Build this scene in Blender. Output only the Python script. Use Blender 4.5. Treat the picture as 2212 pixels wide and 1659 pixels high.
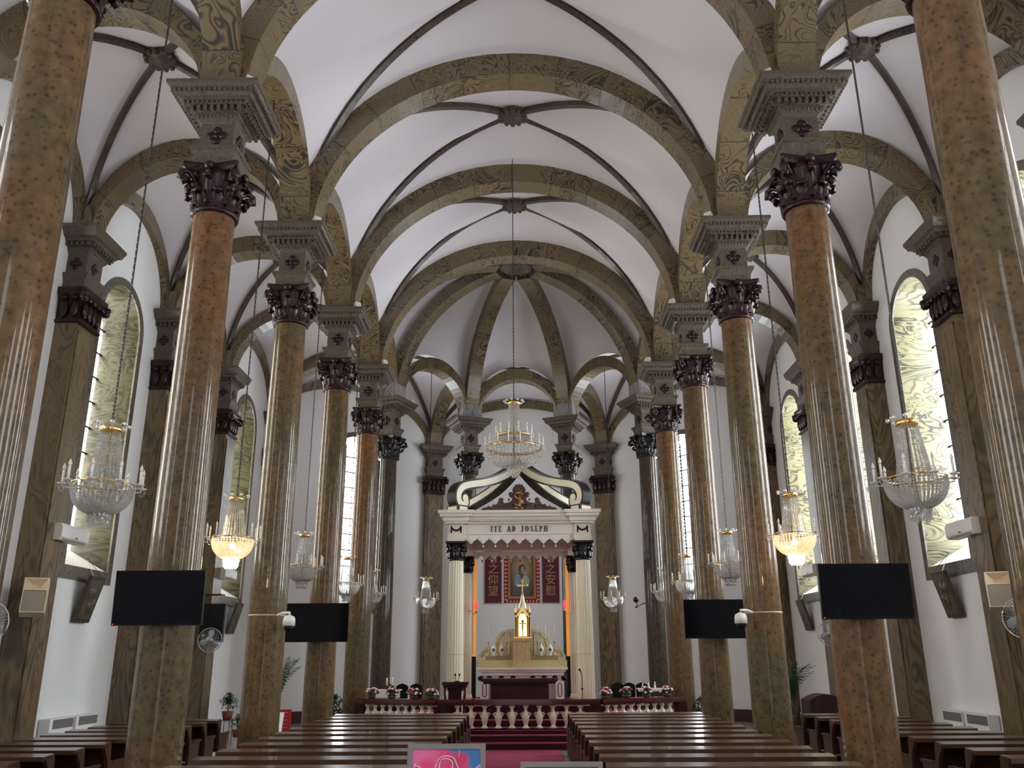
import bpy, math, random
from mathutils import Vector, Matrix
R = random.Random(7)
sc = bpy.context.scene
for o in list(bpy.data.objects): bpy.data.objects.remove(o)
PI = math.pi
# ---------------------------------------------------------------- camera
CAMX, CAMZ = 0.174, 2.092
def make_camera():
    pi_, ya, ro = math.radians(17.6738), math.radians(-0.7237), math.radians(-0.2943)
    def d(px, py):
        c, s = math.cos(-ro), math.sin(-ro); x, y = c*px-s*py, s*px+c*py
        X, u, w = x, -y, 1843.9
        if (px, py) == (0, 0): X, u = 0, 0
        c, s = math.cos(pi_), math.sin(pi_); Y, Z = w*c-u*s, w*s+u*c
        c, s = math.cos(-ya), math.sin(-ya); return Vector((c*X-s*Y, s*X+c*Y, Z))
    f = d(0, 0); r = d(1000, 0)-f; u = d(0, -1000)-f
    r.normalize(); u.normalize(); f.normalize()
    m = Matrix((r, u, -f)).transposed().to_4x4(); m.translation = Vector((CAMX, 0, CAMZ))
    cd = bpy.data.cameras.new('camera'); co = bpy.data.objects.new('camera', cd)
    sc.collection.objects.link(co); co.matrix_world = m
    cd.sensor_fit = 'HORIZONTAL'; cd.sensor_width = 36; cd.lens = 1843.9/2212*36; cd.clip_start = .05; cd.clip_end = 500
    sc.camera = co
make_camera()
# ---------------------------------------------------------------- light and exposure
w = bpy.data.worlds.new('world'); sc.world = w; w.use_nodes = True
bgn = w.node_tree.nodes['Background']; bgn.inputs[0].default_value = (.93, .96, 1, 1); bgn.inputs[1].default_value = 2.2
sc.view_settings.view_transform = 'Standard'; sc.view_settings.look = 'None'; sc.view_settings.gamma = 1
sc.view_settings.use_curve_mapping = False; sc.view_settings.exposure = -0.5
sc.cycles.use_denoising = True; sc.cycles.use_adaptive_sampling = True; sc.cycles.adaptive_threshold = .08; sc.cycles.adaptive_min_samples = 10; sc.cycles.max_bounces = 6; sc.cycles.diffuse_bounces = 4; sc.cycles.glossy_bounces = 2; sc.cycles.transmission_bounces = 2
sc.cycles.transparent_max_bounces = 10; sc.cycles.caustics_reflective = False; sc.cycles.caustics_refractive = False
sc.cycles.sample_clamp_indirect = 8
GLASS_L, GLASS_R, GLASS_APSE, FILL_REAR = 17.0, 34.0, 23.0, 7.0     # daylight through the window glass; the rear one is an added, unseen fill
# ---------------------------------------------------------------- helpers
def tag(o, label=None, cat=None, group=None, kind=None):
    if label: o['label'] = label
    if cat: o['category'] = cat
    if group: o['group'] = group
    if kind: o['kind'] = kind
    return o
def empty(name, loc, rz=0, label=None, cat=None, group=None, kind=None):
    o = bpy.data.objects.new(name, None); sc.collection.objects.link(o); o.location = loc; o.rotation_euler = (0, 0, rz)
    o.empty_display_size = .1
    return tag(o, label, cat, group, kind)
def kids(o): return [c for c in sc.objects if c.parent == o]
def copy_tree(o, parent=None):
    c = o.copy(); sc.collection.objects.link(c)
    if parent: c.parent = parent
    for k in KIDS.get(o.name, []): 
        n = copy_tree(k, c); KIDS.setdefault(c.name, []).append(n)
    return c
KIDS = {}
class MB:
    def __init__(s): s.v = []; s.f = []; s.uv = {}; s.sm = []
    def add(s, vs, fs, smooth=False, M=None):
        b = len(s.v)
        for p in vs:
            p = Vector(p); s.v.append(M @ p if M else p)
        for f in fs: s.f.append(tuple(i+b for i in f)); s.sm.append(smooth)
        return b
    def box(s, c, d, M=None, rz=0):
        x, y, z = d[0]/2, d[1]/2, d[2]/2
        vs = [Vector((i*x, j*y, k*z)) for k in (-1, 1) for j in (-1, 1) for i in (-1, 1)]
        if rz: q = Matrix.Rotation(rz, 3, 'Z'); vs = [q @ p for p in vs]
        vs = [p+Vector(c) for p in vs]
        s.add(vs, [(0, 2, 3, 1), (4, 5, 7, 6), (0, 1, 5, 4), (2, 6, 7, 3), (1, 3, 7, 5), (0, 4, 6, 2)], False, M)
    def bx(s, x0, x1, y0, y1, z0, z1, M=None): s.box(((x0+x1)/2, (y0+y1)/2, (z0+z1)/2), (abs(x1-x0), abs(y1-y0), abs(z1-z0)), M)
    def lathe(s, prof, n=24, c=(0, 0), M=None, smooth=True, caps=True):
        vs = []; fs = []
        for r, z in prof:
            for k in range(n):
                a = 2*PI*k/n; vs.append((c[0]+r*math.cos(a), c[1]+r*math.sin(a), z))
        for i in range(len(prof)-1):
            for k in range(n):
                a = i*n+k; b = i*n+(k+1) % n; fs.append((a, b, b+n, a+n))
        if caps:
            if prof[0][0] > 1e-4: fs.append(tuple(range(n))[::-1])
            if prof[-1][0] > 1e-4: fs.append(tuple((len(prof)-1)*n+k for k in range(n)))
        s.add(vs, fs, smooth, M)
    def square(s, prof, M=None, ax=1, ay=1, caps=True):
        # stack of square rings: (half, z)
        vs = []; fs = []
        for h, z in prof: vs += [(-h*ax, -h*ay, z), (h*ax, -h*ay, z), (h*ax, h*ay, z), (-h*ax, h*ay, z)]
        for i in range(len(prof)-1):
            for k in range(4): a = i*4+k; b = i*4+(k+1) % 4; fs.append((a, b, b+4, a+4))
        if caps: fs.append((3, 2, 1, 0)); t = (len(prof)-1)*4; fs.append((t, t+1, t+2, t+3))
        s.add(vs, fs, False, M)
    def prism(s, poly, t0, t1, M=None, smooth=False):
        # poly in (x, z), extruded along y
        n = len(poly); vs = [(x, t0, z) for x, z in poly]+[(x, t1, z) for x, z in poly]
        fs = [tuple(range(n)), tuple(range(2*n-1, n-1, -1))]+[(k, k+n, (k+1) % n+n, (k+1) % n) for k in range(n)]
        s.add(vs, fs, smooth, M)
    def tube(s, path, r, n=6, M=None, closed=False):
        path = [Vector(p) for p in path]; m = len(path); vs = []; fs = []
        for i, p in enumerate(path):
            t = (path[min(i+1, m-1)]-path[max(i-1, 0)])
            if closed: t = path[(i+1) % m]-path[i-1]
            t.normalize(); a = Vector((0, 0, 1)) if abs(t.z) < .9 else Vector((1, 0, 0))
            u = t.cross(a).normalized(); v = t.cross(u); rr = r[i] if isinstance(r, (list, tuple)) else r
            for k in range(n): an = 2*PI*k/n; vs.append(p+u*rr*math.cos(an)+v*rr*math.sin(an))
        for i in range(m if closed else m-1):
            j = (i+1) % m
            for k in range(n): fs.append((i*n+k, i*n+(k+1) % n, j*n+(k+1) % n, j*n+k))
        if not closed: fs += [tuple(range(n)), tuple(range((m-1)*n, m*n))]
        s.add(vs, fs, True, M)
    def ball(s, c, r, n=8, m=6, M=None, sc_=(1, 1, 1)):
        vs = [(c[0], c[1], c[2]-r*sc_[2])]
        for i in range(1, m):
            a = -PI/2+PI*i/m
            for k in range(n): b = 2*PI*k/n; vs.append((c[0]+r*sc_[0]*math.cos(a)*math.cos(b), c[1]+r*sc_[1]*math.cos(a)*math.sin(b), c[2]+r*sc_[2]*math.sin(a)))
        vs.append((c[0], c[1], c[2]+r*sc_[2])); fs = []
        for k in range(n): fs.append((0, 1+(k+1) % n, 1+k)); fs.append((len(vs)-1, 1+(m-2)*n+k, 1+(m-2)*n+(k+1) % n))
        for i in range(m-2):
            for k in range(n): a = 1+i*n+k; b = 1+i*n+(k+1) % n; fs.append((a, b, b+n, a+n))
        s.add(vs, fs, True, M)
    def octa(s, c, r, h=None):
        h = h or r; x, y, z = c
        s.add([(x+r, y, z), (x, y+r, z), (x-r, y, z), (x, y-r, z), (x, y, z+h), (x, y, z-h)], [(0, 1, 4), (1, 2, 4), (2, 3, 4), (3, 0, 4), (1, 0, 5), (2, 1, 5), (3, 2, 5), (0, 3, 5)])
    def band(s, inner, outer, side, u0=0):
        # solid strip between two point lists, half width vector side
        n = len(inner); vs = []
        for i in range(n): vs += [inner[i]-side, inner[i]+side, outer[i]+side, outer[i]-side]
        fs = []
        L = [0]
        for i in range(n-1): L.append(L[-1]+((inner[i+1]+outer[i+1])*.5-(inner[i]+outer[i])*.5).length)
        b = len(s.f); W = side.length*2; T = (outer[n//2]-inner[n//2]).length
        for i in range(n-1):
            for k in range(4):
                a = i*4+k; c = i*4+(k+1) % 4; fs.append((a, c, c+4, a+4))
                w0, w1 = [(0, W), (W, W+T), (W+T, 2*W+T), (2*W+T, 2*W+2*T)][k]
                s.uv[b+len(fs)-1] = ((L[i], w0), (L[i], w1), (L[i+1], w1), (L[i+1], w0))
        fs += [(3, 2, 1, 0), (4*n-4, 4*n-3, 4*n-2, 4*n-1)]
        s.add(vs, fs)
    def build(s, name, mat, parent=None, loc=None, rz=0, uv=False, kind=None):
        me = bpy.data.meshes.new(name); me.from_pydata([tuple(p) for p in s.v], [], s.f); me.validate(verbose=False) if False else None
        if len(me.polygons) == len(s.sm): me.polygons.foreach_set('use_smooth', s.sm)
        if s.uv:
            ul = me.uv_layers.new(name='uv')
            for fi, cs in s.uv.items():
                for li, cc in zip(me.polygons[fi].loop_indices, cs): ul.data[li].uv = cc
        for m_ in (mat if isinstance(mat, (list, tuple)) else [mat]): me.materials.append(m_)
        me.update()
        o = bpy.data.objects.new(name, me); sc.collection.objects.link(o)
        if parent: o.parent = parent; KIDS.setdefault(parent.name, []).append(o)
        if loc: o.location = loc
        if rz: o.rotation_euler = (0, 0, rz)
        if kind: o['kind'] = kind
        return o
def T(x=0, y=0, z=0, rz=0, rx=0, ry=0, s=1): return Matrix.Translation((x, y, z)) @ Matrix.Rotation(rz, 4, 'Z') @ Matrix.Rotation(ry, 4, 'Y') @ Matrix.Rotation(rx, 4, 'X') @ Matrix.Scale(s, 4)
# ---------------------------------------------------------------- materials
def nm(name):
    m = bpy.data.materials.new(name); m.use_nodes = True; nt = m.node_tree; b = nt.nodes['Principled BSDF']
    return m, nt, b
def N(nt, t, **k):
    n = nt.nodes.new(t)
    for a, v in k.items(): setattr(n, a, v)
    return n
def plain(name, col, rough=.5, metal=0, spec=.5, coat=0, bump=0, bscale=30, var=0):
    m, nt, b = nm(name); b.inputs['Base Color'].default_value = (*col, 1); b.inputs['Roughness'].default_value = rough
    b.inputs['Metallic'].default_value = metal; b.inputs['Specular IOR Level'].default_value = spec; b.inputs['Coat Weight'].default_value = coat; b.inputs['Coat Roughness'].default_value = .08
    g = N(nt, 'ShaderNodeNewGeometry'); no = N(nt, 'ShaderNodeTexNoise'); no.inputs['Scale'].default_value = bscale; no.inputs['Detail'].default_value = 3
    nt.links.new(g.outputs['Position'], no.inputs['Vector'])
    if var:
        r = N(nt, 'ShaderNodeMix', data_type='RGBA'); r.inputs[6].default_value = (*[c*(1-var) for c in col], 1); r.inputs[7].default_value = (*[min(1, c*(1+var)) for c in col], 1)
        nt.links.new(no.outputs[0], r.inputs[0]); nt.links.new(r.outputs[2], b.inputs['Base Color'])
    if bump:
        bp = N(nt, 'ShaderNodeBump'); bp.inputs['Strength'].default_value = bump; bp.inputs['Distance'].default_value = .02; nt.links.new(no.outputs[0], bp.inputs['Height']); nt.links.new(bp.outputs[0], b.inputs['Normal'])
    return m
def emit(name, col, st, base=(0, 0, 0)):
    m, nt, b = nm(name); b.inputs['Base Color'].default_value = (*base, 1); b.inputs['Emission Color'].default_value = (*col, 1); b.inputs['Emission Strength'].default_value = st; b.inputs['Roughness'].default_value = .3
    return m
def ramp(nt, stops):
    r = N(nt, 'ShaderNodeValToRGB'); e = r.color_ramp.elements
    while len(e) < len(stops): e.new(.5)
    for i, (p, c) in enumerate(stops): e[i].position = p; e[i].color = (*c, 1)
    return r
def marble(name, stops, scale=1.6, warp=1.2, rough=.3, joints=0, stretch=(1, 1, 1), coat=.15, jcol=(.05, .04, .03), bands=9):
    m, nt, b = nm(name); L = nt.links.new
    g = N(nt, 'ShaderNodeNewGeometry'); mp = N(nt, 'ShaderNodeMapping'); mp.inputs['Scale'].default_value = stretch
    L(g.outputs['Position'], mp.inputs['Vector']); vec = mp.outputs[0]
    if joints:
        uv = N(nt, 'ShaderNodeUVMap'); sx = N(nt, 'ShaderNodeSeparateXYZ'); L(uv.outputs[0], sx.inputs[0])
        dv = N(nt, 'ShaderNodeMath', operation='DIVIDE'); L(sx.outputs[0], dv.inputs[0]); dv.inputs[1].default_value = joints
        fl = N(nt, 'ShaderNodeMath', operation='FLOOR'); L(dv.outputs[0], fl.inputs[0])
        wn = N(nt, 'ShaderNodeTexWhiteNoise', noise_dimensions='1D'); L(fl.outputs[0], wn.inputs['W'])
        sc2 = N(nt, 'ShaderNodeVectorMath', operation='SCALE'); L(wn.outputs['Color'], sc2.inputs[0]); sc2.inputs['Scale'].default_value = 30
        ad = N(nt, 'ShaderNodeVectorMath', operation='ADD'); L(vec, ad.inputs[0]); L(sc2.outputs[0], ad.inputs[1]); vec = ad.outputs[0]
        fr = N(nt, 'ShaderNodeMath', operation='FRACT'); L(dv.outputs[0], fr.inputs[0])
        lt = N(nt, 'ShaderNodeMath', operation='LESS_THAN'); L(fr.outputs[0], lt.inputs[0]); lt.inputs[1].default_value = .018
    n1 = N(nt, 'ShaderNodeTexNoise'); n1.inputs['Scale'].default_value = scale; n1.inputs['Detail'].default_value = 2; n1.inputs['Roughness'].default_value = .5; n1.inputs['Distortion'].default_value = warp
    L(vec, n1.inputs['Vector'])
    mu = N(nt, 'ShaderNodeMath', operation='MULTIPLY'); L(n1.outputs[0], mu.inputs[0]); mu.inputs[1].default_value = bands
    fr2 = N(nt, 'ShaderNodeMath', operation='PINGPONG'); L(mu.outputs[0], fr2.inputs[0]); fr2.inputs[1].default_value = .5
    m2 = N(nt, 'ShaderNodeMath', operation='MULTIPLY'); L(fr2.outputs[0], m2.inputs[0]); m2.inputs[1].default_value = 1.5
    n2 = N(nt, 'ShaderNodeTexNoise'); n2.inputs['Scale'].default_value = .9; n2.inputs['Detail'].default_value = 4; L(vec, n2.inputs['Vector'])
    ml = N(nt, 'ShaderNodeMath', operation='MULTIPLY_ADD'); L(n2.outputs[0], ml.inputs[0]); ml.inputs[1].default_value = 1.3; ml.inputs[2].default_value = -.65
    su = N(nt, 'ShaderNodeMath', operation='ADD'); L(m2.outputs[0], su.inputs[0]); L(ml.outputs[0], su.inputs[1])
    r = ramp(nt, stops); L(su.outputs[0], r.inputs[0]); out = r.outputs[0]
    if joints:
        mx = N(nt, 'ShaderNodeMix', data_type='RGBA'); L(lt.outputs[0], mx.inputs[0]); L(out, mx.inputs[6]); mx.inputs[7].default_value = (*jcol, 1); out = mx.outputs[2]
    L(out, b.inputs['Base Color']); b.inputs['Roughness'].default_value = rough; b.inputs['Coat Weight'].default_value = coat; b.inputs['Coat Roughness'].default_value = .1
    return m
def shaft_mat(name, cA, cB, cC, rough=.13):
    m, nt, b = nm(name); L = nt.links.new
    g = N(nt, 'ShaderNodeNewGeometry')
    n1 = N(nt, 'ShaderNodeTexNoise'); n1.inputs['Scale'].default_value = .55; n1.inputs['Detail'].default_value = 3; L(g.outputs['Position'], n1.inputs['Vector'])
    r1 = ramp(nt, [(.28, cA), (.5, cB), (.78, cC)]); L(n1.outputs[0], r1.inputs[0])
    v = N(nt, 'ShaderNodeTexVoronoi'); v.inputs['Scale'].default_value = 13; v.inputs['Randomness'].default_value = .8; L(g.outputs['Position'], v.inputs['Vector'])
    rg = N(nt, 'ShaderNodeMath', operation='MULTIPLY'); L(v.outputs['Distance'], rg.inputs[0]); rg.inputs[1].default_value = 10
    pp = N(nt, 'ShaderNodeMath', operation='PINGPONG'); L(rg.outputs[0], pp.inputs[0]); pp.inputs[1].default_value = .5
    ri = ramp(nt, [(0, (.72, .72, .72)), (.5, (1.15, 1.15, 1.15))]); L(pp.outputs[0], ri.inputs[0])
    mm = N(nt, 'ShaderNodeMix', data_type='RGBA', blend_type='MULTIPLY'); mm.inputs[0].default_value = .9; L(r1.outputs[0], mm.inputs[6]); L(ri.outputs[0], mm.inputs[7])
    sp = ramp(nt, [(.12, (.5, .45, .42)), (.36, (1, 1, 1))]); L(v.outputs['Distance'], sp.inputs[0])
    m3 = N(nt, 'ShaderNodeMix', data_type='RGBA', blend_type='MULTIPLY'); m3.inputs[0].default_value = 1; L(mm.outputs[2], m3.inputs[6]); L(sp.outputs[0], m3.inputs[7])
    n5 = N(nt, 'ShaderNodeTexNoise'); n5.inputs['Scale'].default_value = 9; n5.inputs['Detail'].default_value = 4; L(g.outputs['Position'], n5.inputs['Vector'])
    r5 = ramp(nt, [(.3, (.62, .62, .62)), (.7, (1.3, 1.28, 1.25))]); L(n5.outputs[0], r5.inputs[0]); m5 = N(nt, 'ShaderNodeMix', data_type='RGBA', blend_type='MULTIPLY'); m5.inputs[0].default_value = 1; L(m3.outputs[2], m5.inputs[6]); L(r5.outputs[0], m5.inputs[7])
    L(m5.outputs[2], b.inputs['Base Color']); b.inputs['Roughness'].default_value = .4; b.inputs['Specular IOR Level'].default_value = .15; b.inputs['Coat Weight'].default_value = .6; b.inputs['Coat Roughness'].default_value = .07
    # gentle vertical unevenness of the varnish
    n3 = N(nt, 'ShaderNodeTexNoise'); n3.inputs['Scale'].default_value = 3.2; n3.inputs['Detail'].default_value = 1; mp = N(nt, 'ShaderNodeMapping'); mp.inputs['Scale'].default_value = (1, 1, .35)
    L(g.outputs['Position'], mp.inputs['Vector']); L(mp.outputs[0], n3.inputs['Vector'])
    bp = N(nt, 'ShaderNodeBump'); bp.inputs['Strength'].default_value = .09; bp.inputs['Distance'].default_value = .03; L(n3.outputs[0], bp.inputs['Height']); L(bp.outputs[0], b.inputs['Coat Normal'])
    return m
PLASTER = plain('white_plaster', (.80, .765, .80), .8, bump=.05, bscale=2)
WALLM = plain('wall_paint', (.80, .80, .80), .7, bump=.04, bscale=3)
SHAFT = shaft_mat('burl_shaft', (.105, .080, .038), (.135, .083, .036), (.205, .090, .034))
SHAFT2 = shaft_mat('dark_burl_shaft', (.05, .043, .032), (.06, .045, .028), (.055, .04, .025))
ARCH = marble('arch_marble', [(0, (.04, .031, .022)), (.12, (.10, .072, .042)), (.38, (.215, .145, .07)), (.72, (.185, .138, .078)), (1, (.10, .088, .064))], 1.0, 1.7, .33, joints=1.05, bands=17)
PIL = marble('pilaster_marble', [(0, (.075, .052, .028)), (.2, (.125, .085, .042)), (.55, (.20, .13, .062)), (.85, (.165, .125, .07)), (1, (.12, .105, .07))], 1.3, 1.6, .35, stretch=(1, 1, .3), bands=10)
REVEAL = marble('reveal_marble', [(0, (.03, .028, .018)), (.14, (.09, .085, .05)), (.4, (.19, .17, .095)), (.8, (.22, .19, .115)), (1, (.15, .12, .075))], .9, 2.2, .3, stretch=(.6, .6, 1.7), bands=9, coat=0)
GREYM = marble('grey_marble', [(0, (.14, .13, .13)), (.2, (.30, .29, .30)), (1, (.42, .40, .42))], 2.2, 2.0, .3)
TRIM = marble('window_trim', [(0, (.05, .045, .035)), (.3, (.11, .095, .07)), (1, (.15, .13, .095))], 2.0, 1.2, .35)
RIB = marble('rib_marble', [(0, (.025, .018, .016)), (.3, (.08, .055, .042)), (1, (.12, .09, .065))], 4, 1.5, .4)
CORN = plain('carved_stone', (.118, .096, .072), .5, spec=.25, bump=.9, bscale=26, var=.5)
CORN.node_tree.nodes['Principled BSDF'].inputs['Coat Weight'].default_value = .08
CAP = plain('maroon_lacquer', (.028, .007, .010), .28, spec=.3, coat=.15, bump=.5, bscale=22, var=.4)
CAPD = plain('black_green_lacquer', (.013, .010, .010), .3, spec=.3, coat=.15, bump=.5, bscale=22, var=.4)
CROSSM = plain('maroon_cross', (.032, .005, .012), .35, spec=.3, coat=.1)
WOOD = plain('pew_wood', (.036, .013, .008), .4, spec=.2, coat=.08, bscale=4, var=.35)
WOODT = plain('pew_ledge_wood', (.10, .048, .026), .28, coat=.5, bscale=4, var=.25)
WOODE = plain('pew_end_wood', (.062, .030, .018), .4, spec=.25, coat=.08, bscale=4, var=.25)
DWOOD = plain('dark_red_step_shade', (.034, .007, .009), .4, spec=.15, coat=.04, bscale=5, var=.3)
GOLD = plain('gold', (.80, .52, .20), .25, metal=1)
BRASS = plain('brass', (.62, .42, .20), .3, metal=1)
IVORY = plain('ivory_paint', (.80, .72, .55), .35)
CREAM = plain('cream_marble', (.78, .70, .62), .35, coat=.2, bscale=3, var=.08)
STONEW = plain('baluster_marble', (.72, .62, .48), .25, coat=.4, bscale=12, var=.15)
CARPET = plain('magenta_carpet', (.29, .05, .095), .9, spec=.1, bump=.2, bscale=90)
BLACK = plain('black_plastic', (.008, .008, .009), .4, spec=.15)
SCREEN = plain('screen_glass', (.004, .004, .006), .12, spec=.14)
WHITEP = plain('white_plastic', (.80, .79, .77), .4)
CHAIN = plain('chain_metal', (.09, .08, .08), .45, metal=.6)
STEEL = plain('grey_metal', (.35, .35, .35), .35, metal=.7)
# ---------------------------------------------------------------- plan of the church
S = 4.34; WX = 8.78; BAY = 4.3; Z0 = 10.2; CY = 25.65
Yc = lambda i: 11.18+BAY*(i-2)
SIDE = {-1: 'left', 1: 'right'}
INNER = [(-S, Yc(5)), (-4.22, 27.32), (-1.76, 29.86), (1.76, 29.86), (4.22, 27.32), (S, Yc(5))]
OUTER = [(-WX, Yc(5)), (-WX, 29.0), (-3.5, 34.0), (3.5, 34.0), (WX, 29.0), (WX, Yc(5))]
# floor
f = MB(); f.bx(-9.6, 9.6, -6.1, 35.2, -.2, 0)
FLOORM = plain('floor_tile', (.33, .30, .27), .18, coat=.3, bscale=3, var=.15)
f.build('floor', FLOORM, kind='structure')
# ---- vaults
def ell(z0, zc, t): return z0+(zc-z0)*math.sqrt(max(0, 1-t*t))
def quad_vault(name, P, zc, ze, n=14, rib=True, rname='rib', boss=.33, thin=.14):
    # P: four corners in order, ze: crown height above each edge P[k]-P[k+1]
    P = [Vector((*p, 0)) for p in P]
    def pos(u, v): return P[0]*(1-u)*(1-v)/4+P[1]*(1+u)*(1-v)/4+P[2]*(1+u)*(1+v)/4+P[3]*(1-u)*(1+v)/4
    def z(u, v):
        a, b = abs(u), abs(v)
        if a >= b: e = ze[1] if u > 0 else ze[3]; t = b; k = a
        else: e = ze[2] if v > 0 else ze[0]; t = a; k = b
        D = ell(Z0, zc, t); E = ell(Z0, e, t)
        return D+(E-D)*((k-t)/(1-t) if t < 1 else 0)
    mb = MB(); vs = []; fs = []
    q = [math.sin(PI/2*(2*i/(2*n)-1)) if True else 0 for i in range(2*n+1)]
    for v in q:
        for u in q: p = pos(u, v); p.z = z(u, v); vs.append(p)
    m = 2*n+1
    for i in range(m-1):
        for j in range(m-1):
            a = i*m+j
            if (i < n) == (j < n): fs += [(a, a+m, a+m+1), (a, a+m+1, a+1)] if False else [(a, a+m+1, a+1), (a, a+m, a+m+1)]
            else: fs += [(a, a+m, a+1), (a+1, a+m, a+m+1)]
    mb.add(vs, fs, True)
    C = mb.build(name, PLASTER, kind='structure')
    if rib:
        for k in range(4):
            su, sv = [(-1, -1), (1, -1), (1, 1), (-1, 1)][k]; inn = []; out = []
            d = (P[k]-pos(0, 0)); d.z = 0; d.normalize(); side = Vector((-d.y, d.x, 0))*thin/2
            for i in range(21):
                t = math.sin(PI/2*(1-i/20))*1.0
                p = pos(su*t, sv*t); p.z = ell(Z0, zc, t)
                tn = Vector((d.x*0, 0, 0))
                # inward normal of the ellipse
                nx = t/(d.length or 1); nrm = Vector((-d.x*t*(zc-Z0), -d.y*t*(zc-Z0), -math.sqrt(max(0, 1-t*t))*4.5)); nrm.normalize()
                out.append(p-nrm*.03); inn.append(p+nrm*.13)
            b = MB(); b.band(inn, out, side); b.build(rname, RIB, C)
        c = pos(0, 0); b = MB()
        b.lathe([(.02, zc-.02), (boss*.95, zc-.02), (boss, zc-.06), (boss*.86, zc-.14), (boss*.8, zc-.15), (boss*.72, zc-.20), (boss*.5, zc-.18), (boss*.42, zc-.22), (.02, zc-.25)], 20, (c.x, c.y))
        for k in range(12): a = 2*PI*k/12; b.ball((c.x+boss*.9*math.cos(a), c.y+boss*.9*math.sin(a), zc-.15), boss*.2, 6, 4)
        b.build('ceiling_boss', CORN, C)
    return C
NZ, AZ, TR, LO = 14.6, 12.93, 14.30, 12.28
for i in range(-2, 5):
    y0, y1 = Yc(i), Yc(i+1)
    quad_vault('ceiling', [(-S, y0), (S, y0), (S, y1), (-S, y1)], NZ, [TR, LO, TR, LO])
    for s in (-1, 1):
        a, b = (-WX, -S) if s < 0 else (S, WX)
        quad_vault('ceiling', [(a, y0), (b, y0), (b, y1), (a, y1)], AZ, [LO]*4, 10, boss=.29, thin=.10)
for k in (0, 1, 2, 3, 4):
    a, b, c, d = INNER[k], INNER[k+1], OUTER[k+1], OUTER[k]
    quad_vault('ceiling', [a, b, c, d] , AZ, [LO+.0]*4, 10, boss=.29, thin=.10)
# ---- apse dome
dm = MB(); zc = 14.5
V6 = INNER
for k in range(6):
    A, B = (V6[k], V6[k+1]) if k < 5 else (V6[5], V6[0])
    e = LO if k < 5 else TR
    vs = []; fs = []; n, m = 16, 16
    for i in range(n+1):
        sr = math.sin(PI/2*i/n)
        for j in range(m+1):
            u = math.sin(PI/2*(2*j/m-1)); ex = (A[0]*(1-u)+B[0]*(1+u))/2; ey = (A[1]*(1-u)+B[1]*(1+u))/2
            zE = ell(Z0, e, u); z = zE+(zc-zE)*math.sqrt(max(0, 1-sr*sr))
            vs.append((sr*ex, CY+sr*(ey-CY), z))
    for i in range(n):
        for j in range(m): a = i*(m+1)+j; fs.append((a, a+1, a+m+2, a+m+1))
    dm.add(vs, fs, True)
DOME = dm.build('ceiling', PLASTER, kind='structure')
RING = MB(); RING.lathe([(.30, 14.55), (.60, 14.5), (.62, 14.36), (.56, 14.27), (.47, 14.25), (.42, 14.32), (.36, 14.34), (.33, 14.40), (.12, 14.40), (.10, 14.30), (.02, 14.28)], 32, (0, CY))
for k in range(20): a = 2*PI*k/20; RING.ball((.53*math.cos(a), CY+.53*math.sin(a), 14.26), .05, 6, 4)
RING.build('dome_ring', CORN, DOME)
for k in range(6):
    V = Vector((*V6[k], 0)); Cc = Vector((0, CY, 0)); d = (V-Cc); Rr = d.length; d.normalize(); side = Vector((-d.y, d.x, 0))*.24; inn = []; out = []
    for i in range(33):
        t = math.sin(PI/2*(1-i/32)*1.0)
        if t*Rr < .5: break
        z = ell(Z0, zc, t); p = Cc+d*Rr*t; p.z = z
        nrm = Vector((-d.x*t*4.3, -d.y*t*4.3, -math.sqrt(max(0, 1-t*t))*4.5)); nrm.normalize()
        inn.append(p+nrm*.32); out.append(p-nrm*.05)
    b = MB(); b.band(inn, out, side); b.build('dome_rib', ARCH, DOME)
# ---- arches
def arch(P, Q, zi, zo, wd, inset, label, group, mat=ARCH, seg=28, cat='arch', name='arch', cen=0, back=.2):
    P, Q = Vector((*P, 0)), Vector((*Q, 0)); c = (P+Q)/2; d = (Q-P); h = d.length/2; d.normalize(); nrm = Vector((-d.y, d.x, 0)); c += nrm*cen
    inn = []; out = []
    for i in range(seg+1):
        a = PI*i/seg
        inn.append(c+d*(h-inset)*-math.cos(a)+Vector((0, 0, Z0+(zi-Z0)*math.sin(a))))
        out.append(c+d*(h-inset+back)*-math.cos(a)+Vector((0, 0, Z0+(zo-Z0)*math.sin(a))))
    b = MB(); b.band(inn, out, nrm*wd/2)
    o = b.build(name, mat); return tag(o, label, cat, group)
ORD = {0: 'behind the camera', 1: 'nearest the camera', 2: 'second from the camera', 3: 'third from the camera', 4: 'fourth from the camera', 5: 'last before the apse'}
for i in range(2, 6):
    arch((-S, Yc(i)), (S, Yc(i)), 13.82, 14.36, .56, .36, f'ochre marble arch across the nave, {["", "", "first and partly cut by the top of the photo", "second from the top of the photo", "third from the top of the photo", "lowest, at the mouth of the apse dome"][i]}', 'great arches across the nave vault', name='nave_arch', seg=44, back=.45)
for s in (-1, 1):
    for i in range(1, 5):
        arch((s*S, Yc(i)), (s*S, Yc(i+1)), 11.90, 12.32, .56, .34, f'{SIDE[s]} arcade arch starting at the nave column {ORD[i]}', 'arcade arches between the nave columns', name='arcade_arch')
    for i in range(1, 6):
        arch((s*S, Yc(i)), (s*WX, Yc(i)), 11.93, 12.36, .5, .34, f'arch crossing the {SIDE[s]} aisle at the nave column {ORD[i]}', 'arches across the side aisles', name='aisle_arch')
    for i in range(1, 5):
        arch((s*WX, Yc(i)), (s*WX, Yc(i+1)), 11.93, 12.30, .30, .34, f'wall arch over the {SIDE[s]} aisle window beyond the pilaster {ORD[i]}', 'arches along the aisle walls', name='wall_arch')
nmz = ['left column of the apse front to the left side column', 'left side column to the left altar column', 'two columns behind the altar', 'right altar column to the right side column', 'right side column to the column of the apse front']
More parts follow.
